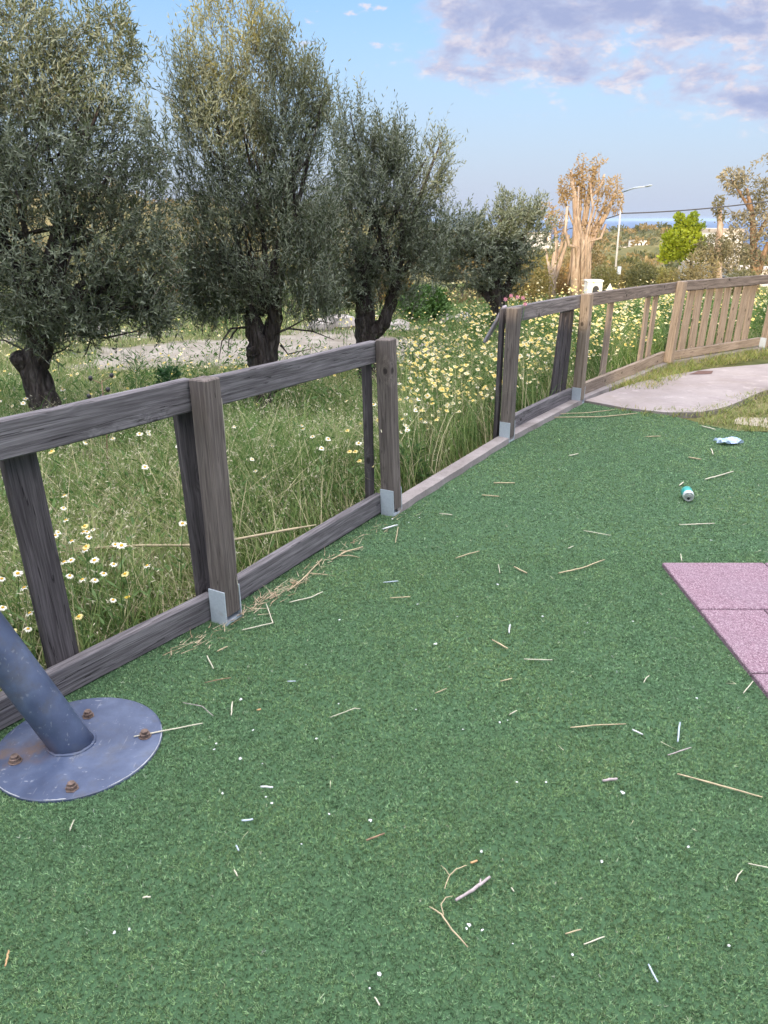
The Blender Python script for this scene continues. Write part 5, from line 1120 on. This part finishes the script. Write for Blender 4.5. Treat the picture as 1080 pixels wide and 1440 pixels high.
# near shrubs
sb = AT(597, 446, 13.4); sb.z = gz(sb)
bush('green_shrub', 'round fresh green shrub beyond the path between the third and fourth olive', 'shrub', sb, [PB(597, 425, 36, 24, 13.4, 1), PB(580, 432, 22, 16, 13.4, .5), PB(612, 432, 20, 16, 13.4, .5)], 4600, .055, ((.025, .07, .015), (.10, .20, .035)))
GB = 'scrub bushes on the slope behind the meadow'
scrub = [  # px, py centre, rx, ry, distance, tones, label
 (560, 405, 18, 18, 17, ((.30, .20, .05), (.55, .38, .10)), 'yellow dry bush behind the left side of the green shrub'),
 (650, 425, 34, 18, 17, ((.16, .15, .06), (.34, .26, .13)), 'pale brown bush behind the trunk of the low wide olive'),
 (690, 415, 30, 22, 19, ((.12, .14, .05), (.30, .24, .10)), 'olive brown bush right of the low wide olive trunk'),
 (745, 400, 30, 30, 16.5, ((.20, .17, .05), (.46, .33, .11)), 'golden brown bush between the low olive and the small eucalyptus'),
 (765, 380, 22, 22, 21, ((.13, .15, .04), (.32, .28, .09)), 'yellow green bush behind the small eucalyptus trunks'),
 (800, 395, 18, 22, 20.5, ((.25, .16, .06), (.48, .32, .13)), 'tan dry grass clump at the foot of the eucalypts'),
 (850, 392, 18, 15, 21, ((.08, .10, .035), (.22, .20, .08)), 'dark green bush right of the tall eucalyptus base'),
 (875, 387, 22, 15, 24, ((.12, .12, .045), (.30, .24, .10)), 'olive bush behind the lamp post'),
 (902, 386, 20, 14, 22, ((.07, .085, .035), (.18, .17, .07)), 'dark bush right of the lamp post'),
 (925, 392, 22, 13, 23, ((.13, .15, .045), (.30, .27, .09)), 'yellowish bush left of the bright green tree'),
 (950, 394, 26, 13, 23, ((.14, .13, .055), (.28, .24, .11)), 'brownish bush under the bright green tree'),
 (985, 380, 24, 26, 22.5, ((.16, .15, .07), (.34, .28, .14)), 'tan twiggy bush left of the pale lopped trunk'),
 (1045, 395, 20, 14, 21, ((.07, .09, .04), (.20, .19, .09)), 'low dark bush under the gum tree'),
 (520, 400, 30, 24, 18, ((.16, .12, .055), (.40, .27, .13)), 'brown sunlit bush glimpsed behind the third olive trunk'),
 (465, 415, 34, 26, 19, ((.14, .12, .055), (.34, .24, .12)), 'brown bush between the second and third olive'),
 (270, 385, 34, 40, 20, ((.20, .12, .06), (.48, .30, .15)), 'orange brown bush glimpsed between the first and second olive'),
 (225, 430, 40, 22, 18, ((.10, .11, .045), (.26, .20, .10)), 'dull bush behind the gap left of the second olive'),
 (120, 440, 50, 20, 19, ((.09, .11, .045), (.22, .19, .10)), 'grey green bush behind the first olive'),
 (20, 440, 50, 20, 18, ((.09, .11, .045), (.24, .20, .10)), 'grey green bush at the left edge behind the first olive'),
 (820, 360, 26, 22, 30, ((.16, .13, .05), (.36, .26, .11)), 'distant golden bush seen between the eucalyptus trunks'),
 (720, 375, 28, 22, 24, ((.12, .13, .05), (.30, .24, .10)), 'olive bush far behind the low wide olive'),
]
for px, py, rx, ry, d, tn, lb in scrub:
    p = AT(px, py + ry, d); p.z = gz(p); c = AT(px, py, d); hh = max(.3, (c.z - p.z)); kx = d * .9346 / FPX * 1.06
    bl = [(c, rx * kx, rx * kx * .8, ry * kx, 1), (V3((c.x + rx * kx * .3, d + .3, (c.z + p.z) / 2)), rx * kx * .9, rx * kx * .7, max(.2, hh * .6), .8), (V3((c.x - rx * kx * .4, d - .2, (c.z * .6 + p.z * .4))), rx * kx * .6, rx * kx * .5, max(.2, hh * .5), .5)]
    bush('scrub_bush', lb, 'bush', p, bl, 3000, .035 + d * .0016, tn, group=GB, asp=.38)
# far scrub: one uncountable mass over the slope
def far_scrub():
    parts = []; n0 = 2300; dd = np.concatenate([RNG.uniform(48, 420, 1500), RNG.uniform(380, 600, 800)]); azz = np.concatenate([RNG.uniform(-.55, .55, 1500), RNG.uniform(.15, .5, 800)]); x = dd * np.sin(azz); y = dd * np.cos(azz); z = hgt(x, y); k = z > -34; x, y, z, dd = x[k], y[k], z[k], dd[k]
    for q in range(len(x)):
        s_ = RNG.uniform(.45, 1.05) * (1 + dd[q] / 170); m_ = 40; v = unit(RNG.normal(0, 1, (m_, 3))); v[:, 2] = np.abs(v[:, 2]); pos = np.array([x[q], y[q], z[q]]) + v * np.array([s_, s_, s_ * .75]) * RNG.uniform(.6, 1, (m_, 1)); tn = RNG.random(); tn2 = RNG.random((m_, 1))
        a_, b_ = (np.array([.07, .085, .035]), np.array([.17, .165, .065])) if tn < .6 else (np.array([.16, .125, .05]), np.array([.34, .25, .11])); L = s_ * RNG.uniform(.25, .55, m_)
        parts.append(leaves(pos, unit(v + RNG.normal(0, .5, (m_, 3))), unit(v + RNG.normal(0, .4, (m_, 3))), L, L * .6, a_ * (1 - tn2) + b_ * tn2))
    V, F, C = cat_geo(parts); tag(make_mesh('hillside_scrub', V, F, M['leaf'], col=C), 'scrubby green and brown bushes covering the far hillside', 'scrub', kind='stuff')
far_scrub()
# rubble beyond the path
def rock(p, s_, label, grp=None):
    mb = MB(); mb.lathe([(s_ * .75, -s_ * .2), (s_, s_ * .15), (s_ * .8, s_ * .55), (s_ * .35, s_ * .75)], (0, 0, 0), 9); mb.V = [(x * random.uniform(.75, 1.2), y * random.uniform(.75, 1.2), z * random.uniform(.8, 1.2)) for x, y, z in mb.V]
    o = mb.build('rock', M['stone'], smooth=False, loc=None); o.location = p; tag(o, label, 'rock', grp)
for px, py, s_, lb in ((452, 462, .22, 'grey rock in the rubble between the second and third olive trunks'), (478, 458, .28, 'largest grey rock left of the third olive trunk'), (560, 462, .2, 'pale rock just right of the third olive trunk'), (625, 450, .18, 'pale rock at the right foot of the green shrub'), (652, 452, .2, 'pale rock behind the low wide olive, right of the green shrub'), (128, 468, .25, 'pale rock in the field behind the first olive')):
    p = G(px, py); p.z = gz(p) + .1; rock(p, s_, lb)

# ------------------------------------------------------------------ small structures behind the fence
c = AT(834, 405, 16.2); zb = gz(c); e = empty('roadside_shrine', V3((c.x, c.y, zb)), 'small white box with a dark arched opening behind the fence, right of the eucalypts', 'shrine')
mb = MB(); mb.box((c.x, c.y, (zb + c.z) / 2 - .12), .2, .2, c.z - zb - .2); o = mb.build('pedestal', M['white'], loc=V3(e.location), smooth=False); local(e, o)
mb = MB(); mb.box((c.x, c.y, c.z), .30, .28, .26); mb.box((c.x, c.y, c.z + .145), .33, .31, .03); o = mb.build('box', M['white'], loc=V3(e.location), smooth=False); local(e, o)
mb = MB(); ar = [(-.065, -.12), (.065, -.12)] + [(.065 * math.cos(t_), -.02 + .075 * math.sin(t_)) for t_ in [math.pi * q / 10 for q in range(11)]]; n = len(ar)
mb.add([(c.x + .02 + x, c.y - .143, c.z + z) for x, z in ar] + [(c.x + .02 + x, c.y - .13, c.z + z) for x, z in ar], [list(range(n))] + [[k, (k + 1) % n, n + (k + 1) % n, n + k] for k in range(n)]); o = mb.build('arched_opening', M['dark'], loc=V3(e.location), smooth=False); local(e, o)
c = AT(857, 408, 17.5); zb = gz(c); e = empty('triangular_sign', V3((c.x, c.y, zb)), 'small white triangular sign just left of the lamp post foot', 'sign')
mb = MB(); mb.tube([(c.x, c.y + .02, zb), (c.x, c.y + .02, c.z)], .02, 8); o = mb.build('sign_post', M['pole'], loc=V3(e.location)); local(e, o)
mb = MB(); mb.add([(c.x - .13, c.y, c.z - .1), (c.x + .13, c.y, c.z - .1), (c.x, c.y, c.z + .15), (c.x - .13, c.y - .012, c.z - .1), (c.x + .13, c.y - .012, c.z - .1), (c.x, c.y - .012, c.z + .15)], [[0, 1, 2], [5, 4, 3], [0, 3, 4, 1], [1, 4, 5, 2], [2, 5, 3, 0]]); o = mb.build('sign_plate', M['white'], loc=V3(e.location), smooth=False); local(e, o)
# street lamp and cables
dL = 22.0; t_ = AT(875, 270, dL); bt = AT(866, 410, dL); zb = gz(bt); bb = V3((bt.x - .06, dL, zb)); e = empty('street_lamp', bb, 'thin pale street lamp pole with a slender arm behind the far fence', 'street lamp')
mb = MB(); mb.tube([bb, bb.lerp(t_, .5), t_], [.032, .026, .02], 10); o = mb.build('pole', M['pole'], loc=bb); local(e, o)
tip = AT(909, 262, dL - 1); mb = MB(); mb.tube([t_, t_.lerp(tip, .5) + V3((0, 0, .03)), tip], [.022, .02, .018], 8); o = mb.build('arm', M['galv'], loc=bb); local(e, o)
mb = MB(); dv = (tip - t_).normalized(); mb.tube([tip - dv * .05, tip + dv * .02, tip + dv * .16, tip + dv * .24], [.02, .045, .04, .012], 10, flat=.5); o = mb.build('lamp_head', M['galv'], loc=bb); local(e, o)
mb = MB(); c = AT(871, 380, dL); mb.box((c.x - .03, c.y - .07, c.z), .09, .07, .2); o = mb.build('meter_box', M['bluebit'], loc=bb, smooth=False); local(e, o)
def cable(a, b, sag, label, r_=.018):
    P = [a.lerp(b, q / 24) - V3((0, 0, sag * 4 * (q / 24) * (1 - q / 24))) for q in range(25)]; mb = MB(); mb.tube(P, r_, 6); tag(mb.build('overhead_cable', M['cable'], loc=P[0]), label, 'cable')
cable(AT(873, 300, dL), AT(1180, 266, dL), .12, 'dark overhead cable sagging from the lamp post to the right frame edge'); cable(AT(873, 301, dL), AT(740, 330, dL + 16), .12, 'thin overhead cable running left behind the eucalypts from the lamp post', .014)
# white houses
def house(p, wdt, dep, h, rot, label, wins=3, flat_roof=True):
    p = Vector(p); e = empty('white_house', p, label, 'house', None); Mr = Matrix.Rotation(rot, 3, 'Z')
    mb = MB(); mb.box(p + V3((0, 0, h / 2 - 1)), wdt, dep, h + 2, rot); o = mb.build('wall', M['white'], loc=p, smooth=False); local(e, o)
    mb = MB(); mb.box(p + V3((0, 0, h + .1)), wdt * 1.03, dep * 1.03, .25, rot); o = mb.build('roof', M['tile_roof'], loc=p, smooth=False); local(e, o)
    for q in range(wins):
        c_ = p + Mr @ V3((wdt * ((q + .5) / wins - .5), -dep / 2 - .01, 0)) + V3((0, 0, h * .55)); mb = MB(); mb.box(c_, wdt / wins * .35, .08, h * .35, rot); o = mb.build('window', M['dark'], loc=p, smooth=False); local(e, o)
for px, py, d, wdt, h, rot, lb in ((950, 362, 240, 9, 3.2, .2, 'flat white house at the left end of the cluster on the slope'), (972, 360, 235, 13, 4.2, -.15, 'largest white house of the cluster left of the bright green tree'), (985, 364, 225, 7, 3, .3, 'low white house partly hidden by the bright green tree'), (880, 352, 300, 16, 3, .1, 'long low white house right of the lamp post at the foot of the hill'), (905, 357, 290, 8, 3, -.2, 'small white house between lamp post and cluster'), (897, 343, 330, 5, 3, .1, 'tiny white house on the hill flank'), (745, 352, 200, 8, 3.5, .1, 'white house glimpsed left of the small eucalyptus'), (765, 350, 205, 7, 3, -.1, 'white house glimpsed behind the small eucalyptus trunks')):
    p = AT(px, py, d); p.z = float(hgt(np.array([p.x]), np.array([p.y]))[0]); c = AT(px, py, d); p.z = max(p.z, c.z - h * .6) ; house(p, wdt, 7, h, rot, lb)
p = AT(997, 366, 60); p.z = AT(997, 366, 60).z; house(V3((p.x, 60, p.z - .6)), 2.2, 4, 2.6, .2, 'tall white house block between the bright green tree and the lopped trunk', 1)
p = AT(1035, 395, 34); house(V3((p.x, 34, gz(p))), 3.6, 3, AT(1035, 384, 34).z - gz(p), .15, 'low white building behind the fence under the gum tree', 2)
p = AT(993, 392, 30); house(V3((p.x, 30, gz(p))), 1.1, 2, AT(993, 377, 30).z - gz(p), .15, 'pale outbuilding behind the fence left of the lopped trunk', 1)

# ------------------------------------------------------------------ added unseen stepped blocks, heights shaped to throw the evening shade
def shade_blocker():
    sdx = V3((math.sin(R(SUN_AZ - 180)), math.cos(R(SUN_AZ - 180)), 0)); udx = V3((math.cos(R(SUN_AZ - 180)), -math.sin(R(SUN_AZ - 180)), 0)); v0 = -11.0
    base = sdx * v0; e = empty('added_shade_blocks', base, 'added unseen stepped white blocks behind the playground, shaping its shade', 'house'); rot = -R(SUN_AZ - 180)
    for (u0, u1, hh) in ((-16, -4.0, 5.9), (-4.0, -2.6, 4.75), (-2.6, -1.7, 5.7), (-1.7, -.7, 4.75), (-.7, .2, 3.6), (.2, 12, 3.05)):
        p = base + udx * ((u0 + u1) / 2) - sdx * 3; mb = MB(); mb.box(p + V3((0, 0, hh / 2 - .2)), u1 - u0 - .004, 6, hh + .4, rot); o = mb.build('wall', M['white'], loc=base, smooth=False); local(e, o)
        for q in range(max(1, int((u1 - u0) / 2.5))):
            c_ = base + udx * (u0 + (u1 - u0) * (q + .5) / max(1, int((u1 - u0) / 2.5))) + sdx * .01 + V3((0, 0, 1.6)); mb = MB(); mb.box(c_, .9, .06, 1.2, rot); o = mb.build('window', M['dark'], loc=base, smooth=False); local(e, o)
shade_blocker()

# ------------------------------------------------------------------ evening haze: one closed box of thin air
mb = MB(); hb_ = 15000.0
mb.add([(x, y, z) for x in (-hb_, hb_) for y in (-3000, hb_ * 2) for z in (-40, 14)], [[0, 1, 3, 2], [4, 6, 7, 5], [0, 4, 5, 1], [2, 3, 7, 6], [0, 2, 6, 4], [1, 5, 7, 3]])
hm = bpy.data.materials.new('haze_air'); hm.use_nodes = True; ht = hm.node_tree; ht.nodes.clear(); ho_ = ht.nodes.new('ShaderNodeOutputMaterial'); pv = ht.nodes.new('ShaderNodeVolumePrincipled')
pv.inputs['Color'].default_value = (.55, .74, 1.0, 1); pv.inputs['Density'].default_value = .00006; pv.inputs['Anisotropy'].default_value = .2; ht.links.new(pv.outputs[0], ho_.inputs['Volume'])
tag(mb.build('haze', hm, smooth=False), kind='stuff')
